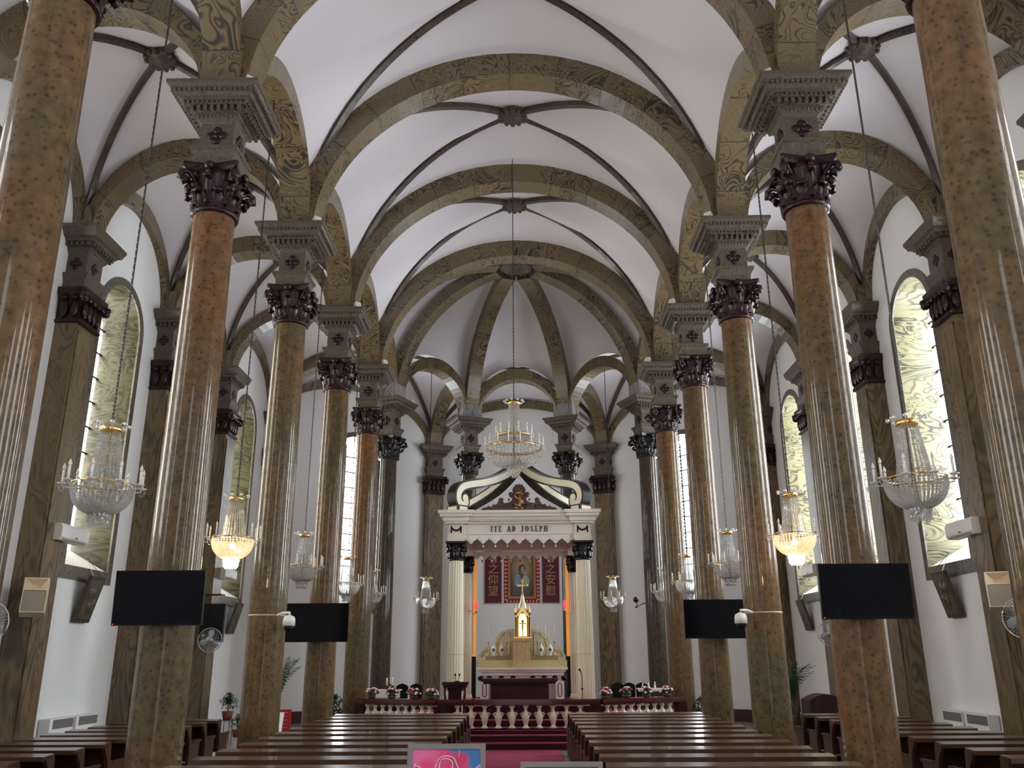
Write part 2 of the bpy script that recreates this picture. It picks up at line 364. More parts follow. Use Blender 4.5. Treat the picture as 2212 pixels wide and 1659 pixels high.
for k in range(5):
    arch(INNER[k], INNER[k+1], 11.72, 12.12, .5, .3, f'small arch under the apse dome, {["far left", "left", "centre", "right", "far right"][k]} of the five, joining {nmz[k]}' if k == 2 else f'small arch under the apse dome, {["far left", "left", "centre", "right", "far right"][k]} of the five', 'small arches under the apse dome', name='apse_arch')
    arch(OUTER[k], OUTER[k+1], 11.85, 12.22, .26, .34, f'wall arch of the passage behind the altar, {["far left", "left", "centre", "right", "far right"][k]} of the five', 'wall arches of the passage behind the altar', name='wall_arch')
for k in range(1, 5):
    arch(INNER[k], OUTER[k], 11.8, 12.2, .46, .36, f'arch crossing the passage behind the altar, {["", "far left", "middle left", "middle right", "far right"][k]} of four', 'arches across the passage behind the altar', name='passage_arch')
# ---- walls with windows
SILL, SPR, WH = 3.68, 9.16, .98
def wall(name, A, B, wins=(), ztop=12.9):
    A, B = Vector((*A, 0)), Vector((*B, 0)); d = B-A; Ln = d.length; d.normalize()
    def P(t, z): p = A+d*t; return (p.x, p.y, z)
    mb = MB(); cuts = [0]
    for t in wins: cuts += [t-WH, t+WH]
    cuts.append(Ln)
    for k in range(0, len(cuts), 2):
        a, b = cuts[k], cuts[k+1]; mb.add([P(a, 0), P(b, 0), P(b, ztop), P(a, ztop)], [(0, 1, 2, 3)])
    for t in wins:
        a, b = t-WH, t+WH; mb.add([P(a, 0), P(b, 0), P(b, SILL), P(a, SILL)], [(0, 1, 2, 3)])
        n = 16; vs = []; fs = []
        for i in range(n+1):
            an = PI*i/n; x = t-WH*math.cos(an); vs += [P(x, SPR+WH*math.sin(an)), P(x, ztop)]
        for i in range(n): fs.append((2*i, 2*i+2, 2*i+3, 2*i+1))
        mb.add(vs, fs)
    return mb.build(name, WALLM, kind='structure')
def glass_mat(name, st, seed, tint, base=(.93, .97, 1)):
    m, nt, b = nm(name); L = nt.links.new
    g = N(nt, 'ShaderNodeNewGeometry'); v = N(nt, 'ShaderNodeTexVoronoi'); v.inputs['Scale'].default_value = 6; L(g.outputs['Position'], v.inputs['Vector'])
    hs = N(nt, 'ShaderNodeHueSaturation'); hs.inputs['Saturation'].default_value = tint; hs.inputs['Value'].default_value = 1
    L(v.outputs['Color'], hs.inputs['Color']); mx = N(nt, 'ShaderNodeMix', data_type='RGBA'); mx.inputs[0].default_value = .28; mx.inputs[6].default_value = (*base, 1); L(hs.outputs[0], mx.inputs[7])
    L(mx.outputs[2], b.inputs['Emission Color']); b.inputs['Emission Strength'].default_value = st; b.inputs['Base Color'].default_value = (.05, .05, .06, 1); b.inputs['Roughness'].default_value = .3
    return m
WINN = [0]
def window(c, nrm, gm, depth=.80, rmat=REVEAL):
    # c: (x,y) centre on wall face, nrm: unit outward (x,y)
    WINN[0] += 1; rz = math.atan2(nrm[1], nrm[0])-PI/2   # local +y = outward
    E = empty(f'window_{WINN[0]}', (c[0], c[1], 0), rz, kind='structure')
    def outl(h, z0, r=None, n=20):
        pts = [(-h, z0)]+[(-h*math.cos(PI*i/n), SPR+h*math.sin(PI*i/n)) for i in range(n+1)]+[(h, z0)]
        return pts
    # trim: flat frame round the opening, 3 cm proud of the wall
    a, b = outl(WH+.10, SILL-.10), outl(WH-.08, SILL+.16); t = MB(); n = len(a)
    vs = [(x, -.04, z) for x, z in a]+[(x, -.04, z) for x, z in b]+[(x, .02, z) for x, z in a]+[(x, .0, z) for x, z in b]
    fs = []
    for k in range(n):
        j = (k+1) % n; fs += [(k, j, n+j, n+k), (k, 2*n+k, 2*n+j, j), (n+k, n+j, 3*n+j, 3*n+k)]
    t.add(vs, fs); t.build('window_trim', TRIM, E)
    a, b = outl(WH-.08, SILL+.16), outl(WH-.18, SILL+.62); t = MB()
    vs = [(x, .0, z) for x, z in a]+[(x, depth, z) for x, z in b]
    t.add(vs, [(k, k+1, n+k+1, n+k) for k in range(n-1)]); t.build('window_reveal', rmat, E)
    s_ = MB(); s_.add([vs[0], vs[n-1], vs[2*n-1], vs[n]], [(0, 1, 2, 3)]); s_.build('window_sill', WHITEP, E)
    g = MB(); g.add([(x, depth, z) for x, z in outl(WH-.17, SILL+.6)], [tuple(range(n))]); g.build('window_pane', gm, E)
    m_ = MB(); top = SPR+WH-.3
    for x in (-.24, .24): m_.bx(x-.012, x+.012, depth-.05, depth-.01, SILL+.6, SPR+.62)
    z = SILL+1.0
    while z < SPR+.5: m_.bx(-WH+.18, WH-.18, depth-.06, depth-.01, z-.018, z+.018); z += .58
    m_.build('window_bars', BLACK, E)
    return E
GML, GMR, GMA = glass_mat('left_pane', GLASS_L, 1, .7, (1, .95, .82)), glass_mat('right_pane', GLASS_R, 2, .7, (.88, .95, 1)), glass_mat('apse_pane', GLASS_APSE, 3, .35, (.82, .91, 1))
GMN = glass_mat('near_pane', 17.0, 5, .5)
REV_SHADE = marble('shaded_reveal_marble', [(0, (.016, .017, .010)), (.2, (.036, .038, .02)), (.5, (.072, .066, .032)), (.8, (.085, .075, .038)), (1, (.045, .048, .03))], .9, 2.2, .3, stretch=(.6, .6, 1.7), bands=9, coat=0)  # darker copy of the reveal marble: shade of the left windows in its colour
wy = [Yc(i)+BAY/2+.0 for i in range(-2, 5)]+[26.55]
for s in (-1, 1):
    wall('wall_'+SIDE[s], (s*WX, Yc(-2)), (s*WX, 29.0), [y-Yc(-2) for y in wy])
    for y in wy: window((s*WX, y), (s, 0), (GML if s < 0 else GMR) if y > 12 else GMN, rmat=REV_SHADE if s < 0 else REVEAL)
    A = Vector((s*WX, 29.0)); B = Vector((s*3.5, 34.0)); L_ = (B-A).length; d = (B-A).normalized(); t = L_*.5
    wall('wall_apse_'+SIDE[s], A, B, [t]); c = A+d*t; nrm = (d.y*-s*-1, 0)
    o = Vector((s*5.0, 5.28)).normalized(); window((c.x, c.y), (o.x, o.y), GMA, .35)
wall('wall_back', (-3.5, 34.0), (3.5, 34.0))
b = MB(); yr = Yc(-2)
for x0, x1, z0, z1 in ((-WX, -1.3, 0, 15), (1.3, WX, 0, 15), (-1.3, 1.3, 3.4, 5), (-1.3, 1.3, 11, 15)): b.bx(x0, x1, yr-.3, yr, z0, z1)
b.build('wall_rear', WALLM, kind='structure')
GMB = glass_mat('rear_fill_pane', FILL_REAR, 4, .5); b = MB(); b.bx(-1.3, 1.3, yr-.2, yr-.15, 5, 11); b.build('window_rear_fill', GMB, kind='structure')  # unseen emissive pane added behind the camera to light the nave
SKIRT = plain('maroon_skirting', (.06, .016, .022), .35, coat=.2)
for nme, A, B in [('baseboard_left', (-WX, 2), (-WX, 29.0)), ('baseboard_right', (WX, 2), (WX, 29.0)), ('baseboard_apse_left', (-WX, 29), (-3.5, 34)), ('baseboard_apse_right', (WX, 29), (3.5, 34)), ('baseboard_back', (-3.5, 34), (3.5, 34))]:
    A, B = Vector((*A, 0)), Vector((*B, 0)); d = (B-A); b = MB(); c = (A+B)/2; ctr = Vector((0, min(c.y, 28), 0))-c; n_ = Vector((-d.y, d.x, 0)).normalized(); n_ *= (1 if n_.dot(ctr) > 0 else -1)
    b.box((c.x+n_.x*.02, c.y+n_.y*.02, .185), (d.length, .04, .37), rz=math.atan2(d.y, d.x)); b.build(nme, SKIRT if nme not in ('baseboard_left', 'baseboard_right') else WALLM, kind='structure')
# ---------------------------------------------------------------- columns
def impost(parent, half=True, mat=CORN, dz=0):
    """block, frieze with crosses and stepped cornice between capital and arches"""
    b = MB()
    b.square([(.255, 8.98), (.275, 9.0), (.285, 9.12), (.305, 9.16), (.315, 9.2), (.347, 9.24), (.347, 9.28), (.25, 9.285), (.25, 9.70), (.27, 9.73), (.315, 9.77), (.33, 9.80), (.33, 9.825), (.385, 9.83), (.385, 9.91), (.45, 9.915), (.46, 9.96), (.50, 9.98), (.545, 9.99), (.56, 10.03), (.60, 10.06), (.64, 10.12), (.67, 10.14), (.67, 10.2)])
    for k in range(4):
        M = Matrix.Rotation(k*PI/2, 4, 'Z')
        for j in range(8): b.box((-.35+j*.1, -.415, 9.868), (.05, .06, .075), M)
        for j in range(10): b.ball((-.28+j*.0622, -.318, 9.785), .024, 6, 4, M, (1, 1, 1.2))
        for j in range(14): b.ball((-.46+j*.0708, -.475, 9.94), .022, 6, 4, M)
        for j in range(14): b.ball((-.312+j*.048, -.335, 9.225), .014, 5, 3, M)
        # leaf row on the top moulding
        for j in range(16): b.box((-.56+j*.0747, -.60, 10.07), (.05, .05, .06), M)
    o = b.build('impost', mat, parent)
    for k in range(4):
        M = Matrix.Rotation(k*PI/2, 4, 'Z'); c = MB()
        for dx, dz_ in ((-.085, 0), (.085, 0), (0, .085), (0, -.085)): c.ball((dx, -.252, 9.5+dz_), .066, 8, 5, M, (1, .45, 1))
        c.ball((0, -.262, 9.5), .05, 8, 5, M, (1, .5, 1))
        x = c.build('cross_ornament', CROSSM, o)
    return o
def capital(parent, mat=CAP, sq=False, half=False):
    b = MB(); zb = 8.25
    if not sq: b.lathe([(.30, zb-.03), (.335, zb-.02), (.345, zb+.01), (.335, zb+.04), (.30, zb+.05), (.285, zb+.10), (.30, zb+.35), (.34, zb+.55), (.38, zb+.63)], 24)
    else: b.square([(.33, zb-.03), (.36, zb), (.36, zb+.04), (.31, zb+.06), (.31, zb+.4), (.36, zb+.63)])
    def leaf(a, r0, z0_, h, wd, out):
        M = Matrix.Rotation(a, 4, 'Z'); vs = []; fs = []; n = 7
        for i in range(n+1):
            t = i/n; r = r0+out*(t**2.4)*1.0; z = z0_+h*(t if t < .8 else .8+(t-.8)*.2)-(.07*max(0, t-.8)/.2 if t > .8 else 0)
            w_ = wd*(1-.55*t**2)*(1+.15*math.sin(t*14))
            for j, (fw, fr) in enumerate(((-1, -.02), (-.5, .015), (0, .045), (.5, .015), (1, -.02))): vs.append((r+fr, w_*fw/2, z))
        for i in range(n):
            for j in range(4): q = i*5+j; fs.append((q, q+1, q+6, q+5))
        k = len(vs); vs += [(x-.03, y, z-.005) for x, y, z in vs]
        fs += [(c_+k, b_+k, a_+k, d_+k) for a_, b_, c_, d_ in [(f_[0], f_[1], f_[2], f_[3]) for f_ in fs]]
        b.add(vs, fs, True, M); b.ball((r0+out+.01, 0, z0_+h*.8), .035, 6, 4, M, (1, wd*11, .9))
    if not sq:
        for k in range(8): leaf(k*PI/4+PI/8, .30, zb+.04, .30, .20, .10)
        for k in range(8): leaf(k*PI/4, .30, zb+.10, .47, .19, .15)
    else:
        for sd in range(4):
            for x in (-.21, 0, .21):
                M = Matrix.Rotation(sd*PI/2, 4, 'Z')
                b.ball((x, -.345, zb+.28), .09, 6, 5, M, (1, .5, 2.2)); b.ball((x, -.40, zb+.45), .05, 6, 4, M, (1.6, 1, 1))
    for k in range(4):
        M = Matrix.Rotation(k*PI/2+PI/4, 4, 'Z')
        # volute at the corner: a curl hanging below the abacus corner
        R0 = .44 if not sq else .46
        path = [(R0-.16, 0, zb+.34), (R0-.07, 0, zb+.52), (R0+.03, 0, zb+.60), (R0+.12, 0, zb+.56), (R0+.14, 0, zb+.46), (R0+.07, 0, zb+.40), (R0+.01, 0, zb+.45), (R0+.03, 0, zb+.51)]
        b.tube(path, [.03, .045, .05, .05, .045, .04, .03, .02], 7, M)
        b.ball((R0+.06, 0, zb+.46), .065, 8, 6, M); b.ball((R0+.0, 0, zb+.33), .055, 7, 5, M, (1, 1.3, 1.2))
    # abacus with concave sides
    pts = []
    Rr = .40
    for k in range(4):
        a = k*PI/2+PI/4; b0 = Vector((math.cos(a), math.sin(a))); nx = Vector((math.cos(a+PI/2), math.sin(a+PI/2)))
        P0 = b0*.60; P1 = nx*.60
        tn = (P1-P0).normalized()
        for t in (0.04, .2, .35, .5, .65, .8, .96):
            p = P0.lerp(P1, t); p = p*(1-.24*math.sin(PI*t)); pts.append(p)
    n = len(pts); vs = []
    for z, s_ in ((zb+.62, .90), (zb+.66, .98), (zb+.70, 1.0), (zb+.735, 1.0)): vs += [(p.x*s_, p.y*s_, z) for p in pts]
    fs = [(l*n+k, l*n+(k+1) % n, (l+1)*n+(k+1) % n, (l+1)*n+k) for l in range(3) for k in range(n)]+[tuple(range(n))[::-1], tuple(3*n+k for k in range(n))]
    b.add(vs, fs)
    for k in range(4): M = Matrix.Rotation(k*PI/2, 4, 'Z'); b.ball((.40, 0, zb+.66), .07, 8, 6, M, (.8, 1.2, 1)); b.ball((.40, .0, zb+.56), .045, 6, 4, M)
    return b.build('capital', mat, parent)
def make_column(shmat, capmat, label, grp, r=.30, name='marble_column', spm=None):
    E = empty(name, (0, 0, 0), 0, label, 'column', grp)
    b = MB(); b.lathe([(r+.035, .0), (r+.03, 1.0), (r+.025, 2.2), (r+.02, 4), (r+.005, 6.5), (r-.01, 8.3)], 40, caps=False)
    b.build('shaft', shmat, E)
    b = MB(); b.square([(.45, 0), (.45, .12), (.43, .14)]); b.lathe([(.43, .14), (.45, .19), (.42, .24), (.37, .27), (.38, .31), (.36, .34), (.335, .36)], 32); b.build('column_base', SHAFT2, E)
    capital(E, capmat); impost(E)
    b = MB(); b.square([(.33, 10.2), (.33, 10.75), (.25, 10.95)] if not spm else [(.36, 10.2), (.36, 11.0), (.30, 11.02)]); b.build('springer', spm or PIL, E)
    return E
col0 = make_column(SHAFT, CAP, 'x', 'tall marble columns of the nave')
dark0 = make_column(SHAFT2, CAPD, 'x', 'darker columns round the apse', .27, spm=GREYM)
first = {id(col0): True, id(dark0): True}
def put(proto, loc, rz, label, used={}):
    o = proto if proto.name not in used else copy_tree(proto); used[proto.name] = 1
    o.location = loc; o.rotation_euler.z = rz; o['label'] = label; return o
COLS = {}
notes = {1: 'cut by the %s edge of the photo', 2: 'carrying a large black television, on the %s of the nave', 3: 'with a white security camera, on the %s of the nave', 4: 'with a television behind the camera column, on the %s of the nave', 5: 'last brown one before the dark apse columns, on the %s'}
for i in (1, 2, 3, 4, 5):
    for s in (-1, 1): COLS[i, s] = put(col0, (s*S, Yc(i), 0), 0, 'tall glossy brown column '+notes[i] % SIDE[s])
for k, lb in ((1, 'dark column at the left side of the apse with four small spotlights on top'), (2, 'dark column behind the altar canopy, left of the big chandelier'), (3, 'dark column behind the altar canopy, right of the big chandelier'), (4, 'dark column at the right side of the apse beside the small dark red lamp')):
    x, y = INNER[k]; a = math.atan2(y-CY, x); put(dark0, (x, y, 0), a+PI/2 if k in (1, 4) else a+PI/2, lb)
# pilasters on the outer wall
def make_pilaster():
    E = empty('wall_pilaster', (0, 0, 0), 0, 'x', 'pilaster', 'square pilasters on the outer walls')
    b = MB(); b.bx(-.36, .36, -.42, .1, 0, 8.24); b.bx(-.30, .30, -.45, -.42, .3, 8.1); b.build('shaft', PIL, E)
    b = MB(); b.bx(-.40, .40, -.48, .1, 0, .30); b.build('pilaster_base', SHAFT2, E)
    c = MB(); zb = 8.22
    def ring(h, dp, z): return [(-h, .1, z), (-h, -dp, z), (h, -dp, z), (h, .1, z)]
    def stack(mb, pr):
        vs = [];
        for h, dp, z in pr: vs += ring(h, dp, z)
        fs = [(i*4+k, i*4+(k+1) % 4, i*4+4+(k+1) % 4, i*4+4+k) for i in range(len(pr)-1) for k in range(3)]+[(3, 2, 1, 0), tuple(len(vs)-4+k for k in range(4))]
        mb.add(vs, fs)
    stack(c, [(.37, .46, zb), (.41, .50, zb+.02), (.41, .50, zb+.06), (.37, .46, zb+.08), (.37, .46, zb+.35), (.41, .5, zb+.55), (.46, .55, zb+.62), (.46, .55, zb+.72)])
    for x in (-.27, -.09, .09, .27): c.ball((x, -.49, zb+.3), .09, 6, 5, None, (1, .6, 2.2)); c.ball((x, -.55, zb+.5), .05, 6, 4, None, (1.6, 1, 1))
    for sx in (-1, 1):
        for y in (-.35, -.15): c.ball((sx*.40, y, zb+.3), .09, 6, 5, None, (.6, 1, 2.2)); c.ball((sx*.45, y, zb+.5), .05, 6, 4, None, (1, 1.6, 1))
        c.ball((sx*.44, -.53, zb+.5), .09, 8, 6); c.ball((sx*.47, -.56, zb+.58), .06, 8, 6)
    c.build('capital', CAP, E)
    b = MB(); o_ = .12
    stack(b, [(.30, .40, 8.92), (.33, .42, 9.0), (.34, .43, 9.12), (.39, .49, 9.24), (.39, .49, 9.28), (.30, .40, 9.285), (.30, .40, 9.70), (.37, .46, 9.80), (.37, .46, 9.825), (.42, .51, 9.83), (.42, .51, 9.91), (.48, .56, 9.915), (.50, .58, 9.96), (.57, .64, 9.99), (.60, .64, 10.04), (.66, .66, 10.12), (.67, .67, 10.14), (.67, .67, 10.2)])
    for j in range(8): b.box((-.38+j*.108, -.535, 9.868), (.055, .05, .075))
    for j in range(10): b.ball((-.30+j*.0667, -.44, 9.785), .026, 6, 4, None, (1, 1, 1.2))
    for sx in (-1, 1):
        for j in range(5): b.box((sx*.445, -.45+j*.108, 9.868), (.05, .055, .075))
    im = b.build('impost', CORN, E)
    for M, y in ((Matrix.Identity(4), -.402), (Matrix.Rotation(PI/2, 4, 'Z'), -.302), (Matrix.Rotation(-PI/2, 4, 'Z'), -.302)):
        c = MB(); off = 0 if y < -.35 else (.18 if M[0][1] > 0 else -.18)
        for dx, dz_ in ((-.075, 0), (.075, 0), (0, .075), (0, -.075)): c.ball((dx+off, y, 9.5+dz_), .058, 8, 5, M, (1, .45, 1))
        c.build('cross_ornament', CROSSM, im)
    b = MB(); b.bx(-.33, .33, -.33, .1, 10.2, 10.8); b.build('springer', PIL, E)
    return E
pil0 = make_pilaster()
pn = {1: 'beside the camera', 2: 'at the very edge of the photo', 3: 'with a beige loudspeaker on it', 4: 'in front of the glossy column that carries the television' , 5: 'with the second wall fan'}
for i in (2, 3, 4, 5):
    for s in (-1, 1):
        lb = {2: f'veined square pilaster on the {SIDE[s]} aisle wall, only its cornice tip at the photo edge', 3: f'veined square pilaster on the {SIDE[s]} aisle wall with a beige loudspeaker on it', 4: f'veined square pilaster on the {SIDE[s]} aisle wall just beyond the first window in view', 5: f'veined square pilaster on the {SIDE[s]} aisle wall carrying the farther wall fan'}[i]
        put(pil0, (s*WX, Yc(i), 0), s*-PI/2, lb)
for k, lb in ((1, 'veined pilaster at the far left corner behind the apse'), (2, 'veined pilaster behind the altar canopy, left, behind the small left chandelier'), (3, 'veined pilaster behind the altar canopy, right, behind the bright right chandelier'), (4, 'veined pilaster at the far right corner behind the apse')):
    x, y = OUTER[k]; a = math.atan2(y-CY, x); put(pil0, (x, y, 0), a-PI/2, lb)
# ---------------------------------------------------------------- pews
def make_pew(w_, label, group, name='pew'):
    E = empty(name, (0, 0, 0), 0, label, 'pew', group); h = w_/2
    b = MB(); b.add([(-h, 0, .895), (h, 0, .895), (h, .25, .912), (-h, .25, .912), (-h, 0, .865), (h, 0, .865), (h, .25, .882), (-h, .25, .882)], [(0, 1, 2, 3), (7, 6, 5, 4), (0, 4, 5, 1), (1, 5, 6, 2), (2, 6, 7, 3), (3, 7, 4, 0)])
    b.bx(-h, h, .0, .02, .84, .868); b.build('book_ledge', WOODT, E)
    b = MB(); b.bx(-h+.03, h-.03, .22, .25, .30, .882); b.bx(-h+.03, h-.03, .205, .222, .32, .38); b.bx(-h+.03, h-.03, .205, .222, .80, .86)
    for k in range(1, 3): b.bx(-h+k*w_/3-.04, -h+k*w_/3+.04, .205, .222, .38, .80)
    b.build('backrest', WOOD, E)
    b = MB(); b.bx(-h+.03, h-.03, .25, .72, .42, .455); b.bx(-h+.03, h-.03, .66, .69, .32, .42); b.build('seat', WOOD, E)
    b = MB(); b.bx(-h+.05, h-.05, -.06, .08, .16, .20); b.bx(-h+.3, -h+.34, -.05, .25, .0, .16); b.bx(h-.34, h-.3, -.05, .25, 0, .16); b.build('kneeler', WOOD, E)
    for s in (-1, 1):
        b = MB(); M = T(s*(h-.02), 0, 0, PI/2)
        b.prism([(.22, 0), (.32, 0), (.74, 0), (.74, .10), (.70, .14), (.72, .52), (.74, .60), (.70, .63), (.42, .63), (.29, .66), (.26, .88), (.04, .862), (.08, .80), (.16, .72), (.21, .60), (.24, .42), (.20, .12)], -.025, .025, M)
        b.bx(s*(h-.02)-.035, s*(h-.02)+.035, .36, .78, .60, .635)
        b.build('end_panel', WOODE, E)
    return E
ordn = ['first', 'second', 'third', 'fourth', 'fifth', 'sixth', 'seventh', 'eighth', 'ninth', 'tenth', 'eleventh', 'twelfth']
def rows(proto, x, y0, st, n, txt):
    for k in range(n):
        put(proto, (x, y0+st*k, 0), 0, txt % ('row nearest the camera' if k == 0 else ('last row, nearest the altar' if k == n-1 else ordn[k]+' row from the camera')))
pl = make_pew(2.90, 'x', 'pews in the nave'); 
rows(pl, -2.49, 10.39, .917, 11, 'long dark wooden pew left of the centre carpet, %s')
rows(pl, 2.55, 10.52, .917, 11, 'long dark wooden pew right of the centre carpet, %s')
pa = make_pew(1.80, 'x', 'short pews in the side aisles')
rows(pa, -6.85, 10.9, .8, 10, 'short wooden pew in the left side aisle, %s')
rows(pa, 6.87, 11.15, .875, 10, 'short wooden pew in the right side aisle, %s')
# ---------------------------------------------------------------- carpet, steps, sanctuary
b = MB(); b.bx(-.92, .98, 2, 21.5, 0, .012); tag(b.build('carpet_runner', CARPET), 'long magenta carpet running up the centre aisle to the steps', 'carpet')
DC = plain('dark_carpet', (.12, .012, .03), .9, spec=.1)
E = empty('altar_steps', (0, 0, 0), 0, 'two magenta carpeted steps rising from the centre aisle to the marble rail', 'steps')
b = MB(); b.bx(-1.6, 1.45, 21.5, 22.19, 0, .15); b.build('lower_step', CARPET, E)
b = MB(); b.bx(-1.6, 1.45, 21.485, 21.5, .0, .135); b.build('riser_shade', DWOOD, E)  # dark boards stand in for the shade on the carpeted step fronts
b = MB(); b.bx(-1.9, 1.9, 21.835, 21.85, .15, .275); b.build('riser_shade', DWOOD, E)
b = MB(); b.bx(-1.9, 1.9, 21.85, 22.19, .15, .29); b.build('upper_step', CARPET, E)
b = MB(); b.bx(-4.3, 4.3, 22.2, 26.1, 0, .38); b.add([], []); PLAT = b.build('sanctuary_platform', CARPET); tag(PLAT, 'magenta carpeted sanctuary floor behind the marble communion rail', 'platform')
b = MB(); b.bx(-4.3, 4.3, 22.185, 22.2, .29, .37); b.build('riser_shade', DWOOD, PLAT)  # shade on the platform edge, put in as a dark board
b = MB(); b.bx(-3.9, 3.9, 26.1, 31.0, 0, .38); o = b.build('rear_platform', CARPET, PLAT)
E = empty('predella', (0, 0, 0), 0, 'carpeted inner steps carrying the wooden altar and the white canopy', 'steps')
b = MB(); b.bx(-2.3, 2.4, 23.3, 30.4, .381, .53); b.build('first_step', CARPET, E)
for x0_, x1_, y_, a_, b_ in ((-2.3, 2.4, 23.3, .385, .52), (-1.3, 1.4, 23.7, .535, .65), (-2.3, 2.4, 24.7, .53, .79)): b = MB(); b.bx(x0_, x1_, y_-.015, y_, a_, b_); b.build('riser_shade', DWOOD, E)  # shaded fronts of the carpeted inner steps, made as dark strips
b = MB(); b.bx(-1.3, 1.4, 23.7, 24.7, .53, .66); b.build('second_step', CARPET, E)
b = MB(); b.bx(-2.3, 2.4, 24.7, 30.2, .53, .80); b.build('third_step', CARPET, E)
# communion rail
def urn(b, x, y, z0, h=.56, rz=0, wings=True):
    M = T(x, y, z0, rz); k = h/.56
    b.lathe([(.09, 0), (.09, .03*k), (.06, .05*k), (.045, .08*k), (.065, .13*k), (.088, .22*k), (.092, .29*k), (.075, .35*k), (.045, .40*k), (.038, .44*k), (.045, .48*k), (.08, .51*k), (.08, .54*k), (.05, h)], 14, (0, 0), M)
    if wings:
        for s in (-1, 1): b.tube([(s*.07, 0, .24*k), (s*.105, 0, .30*k), (s*.115, 0, .355*k), (s*.09, 0, .375*k), (s*.05, 0, .36*k)], .015, 5, M)
RX = plain('rail_wood', (.085, .016, .018), .16, coat=.6)
def rail(A, B, n, x0, step, label, pier=()):
    A, B = Vector((*A, 0)), Vector((*B, 0)); d = B-A; L_ = d.length; rz = math.atan2(d.y, d.x)
    E = empty('communion_rail', (A.x, A.y, .38), rz, label, 'altar rail', 'sections of the communion rail')
    b = MB(); b.bx(-.02, L_+.02, -.17, .17, .62, .70); b.bx(0, L_, -.13, .13, .57, .62); b.build('rail_cap', RX, E)
    b = MB(); b.bx(0, L_, -.10, .10, 0, .03); b.build('rail_plinth', DWOOD, E)
    for k in range(n): b = MB(); urn(b, x0+k*step, 0, .03, .54); b.build('baluster', STONEW, E)
    for p in pier: b = MB(); b.bx(p-.13, p+.13, -.11, .11, 0, .6); b.build('rail_pier', DWOOD, E)
    return E
rail((-1.95, 22.4), (2.0, 22.4), 10, .33+.13, .335, 'centre section of the red topped communion rail with ten urn shaped balusters', (.1, 3.85))
rail((-4.05, 23.3), (-1.97, 22.42), 9, .22, .225, 'left wing of the red topped communion rail, under four flower arrangements', (.03,))
rail((2.02, 22.42), (4.2, 23.6), 9, .2, .24, 'right wing of the red topped communion rail, under four flower arrangements', (2.45,))
# flowers on the rail
WH_ = plain('white_petal', (.85, .82, .78), .6); RD_ = plain('red_petal', (.45, .02, .05), .6); PK_ = plain('pink_petal', (.65, .25, .25), .6)
LEAF = plain('dark_leaf', (.022, .065, .022), .45, bscale=20, var=.4); BASK = plain('basket', (.12, .06, .03), .7)
def flowers(x, y, z, label, ws, rs, seed):
    r_ = random.Random(seed); E = empty('flower_arrangement', (x, y, z), 0, label, 'flowers', 'flower arrangements on the communion rail'); E.scale = (1.3, 1.3, 1.15)
    b = MB(); b.lathe([(.06, 0), (.09, .05), (.08, .06), (.01, .06)], 12); b.build('basket', BASK, E)
    g = MB()
    for k in range(60):
        a = r_.uniform(0, 2*PI); e = r_.uniform(-.2, 1.3); R0 = r_.uniform(.07, .13); p = Vector((R0*math.cos(a)*math.cos(e), R0*math.sin(a)*math.cos(e), .10+R0*math.sin(e)*.9))
        M = Matrix.Translation(p) @ Matrix.Rotation(a, 4, 'Z') @ Matrix.Rotation(r_.uniform(-1, 1), 4, 'Y'); g.add([(0, -.018, 0), (.05, 0, .01), (0, .018, 0), (-.03, 0, 0)], [(0, 1, 2, 3)], False, M)
    g.ball((0, 0, .10), .085, 8, 6); tag(g.build('foliage', LEAF, E), kind='stuff')
    for nm_, m_, cnt in (('white_blossom', WH_, ws), ('red_blossom', RD_, rs), ('pink_blossom', PK_, 3)):
        for k in range(cnt):
            a = r_.uniform(0, 2*PI); e = r_.uniform(-.1, 1.3); R0 = .125; c = (R0*math.cos(a)*math.cos(e), R0*math.sin(a)*math.cos(e), .10+R0*math.sin(e)*.95)
            q = MB(); q.ball(c, r_.uniform(.022, .032), 7, 5, None, (1, 1, .8)); q.build(nm_, m_, E)
flw = [(-3.75, 23.17, 5, 4, 'first from the left, mostly white'), (-3.2, 22.94, 4, 8, 'second from the left, with dark red roses'), (-2.62, 22.69, 4, 7, 'third from the left, red with a white top'), (-2.15, 22.5, 8, 1, 'fourth from the left, beside the lectern'),
       (2.15, 22.5, 8, 7, 'fourth from the right, by the canopy'), (2.72, 22.80, 5, 4, 'third from the right, pinkish'), (3.25, 23.09, 7, 3, 'second from the right, before the white table'), (3.82, 23.40, 7, 6, 'last at the right end of the rail')]
for k, (x, y, a, c, t) in enumerate(flw): flowers(x, y, 1.08, 'round flower arrangement on the communion rail, '+t, a*2, c*2, k)
# ---------------------------------------------------------------- wooden altar, lectern, microphone stands
XC = .05
E = empty('wooden_altar', (.03, 24.2, .66), 0, 'dark red wooden altar table before the white canopy', 'altar')
b = MB(); b.bx(-1.0, 1.0, -.4, .4, .78, .86); b.bx(-.95, .95, -.36, .36, .73, .78); b.build('altar_top', DWOOD, E)
b = MB(); b.bx(-.77, .77, -.27, .27, 0, .73); b.bx(-.84, .84, -.3, .3, 0, .08)
for k in range(3): b.bx(-.7+k*.48, -.30+k*.48, -.285, -.27, .14, .66)
b.build('altar_body', DWOOD, E)
E = empty('lectern', (-1.62, 23.35, .53), 0, 'dark red wooden lectern with two small microphones, left of the altar', 'lectern')
b = MB(); b.bx(-.33, .33, -.25, .25, .86, .93); b.bx(-.30, .30, -.22, .22, .80, .86); b.build('lectern_top', DWOOD, E)
b = MB(); b.bx(-.20, .20, -.17, .17, 0, .80); b.bx(-.26, .26, -.2, .2, 0, .06); b.build('lectern_body', DWOOD, E)
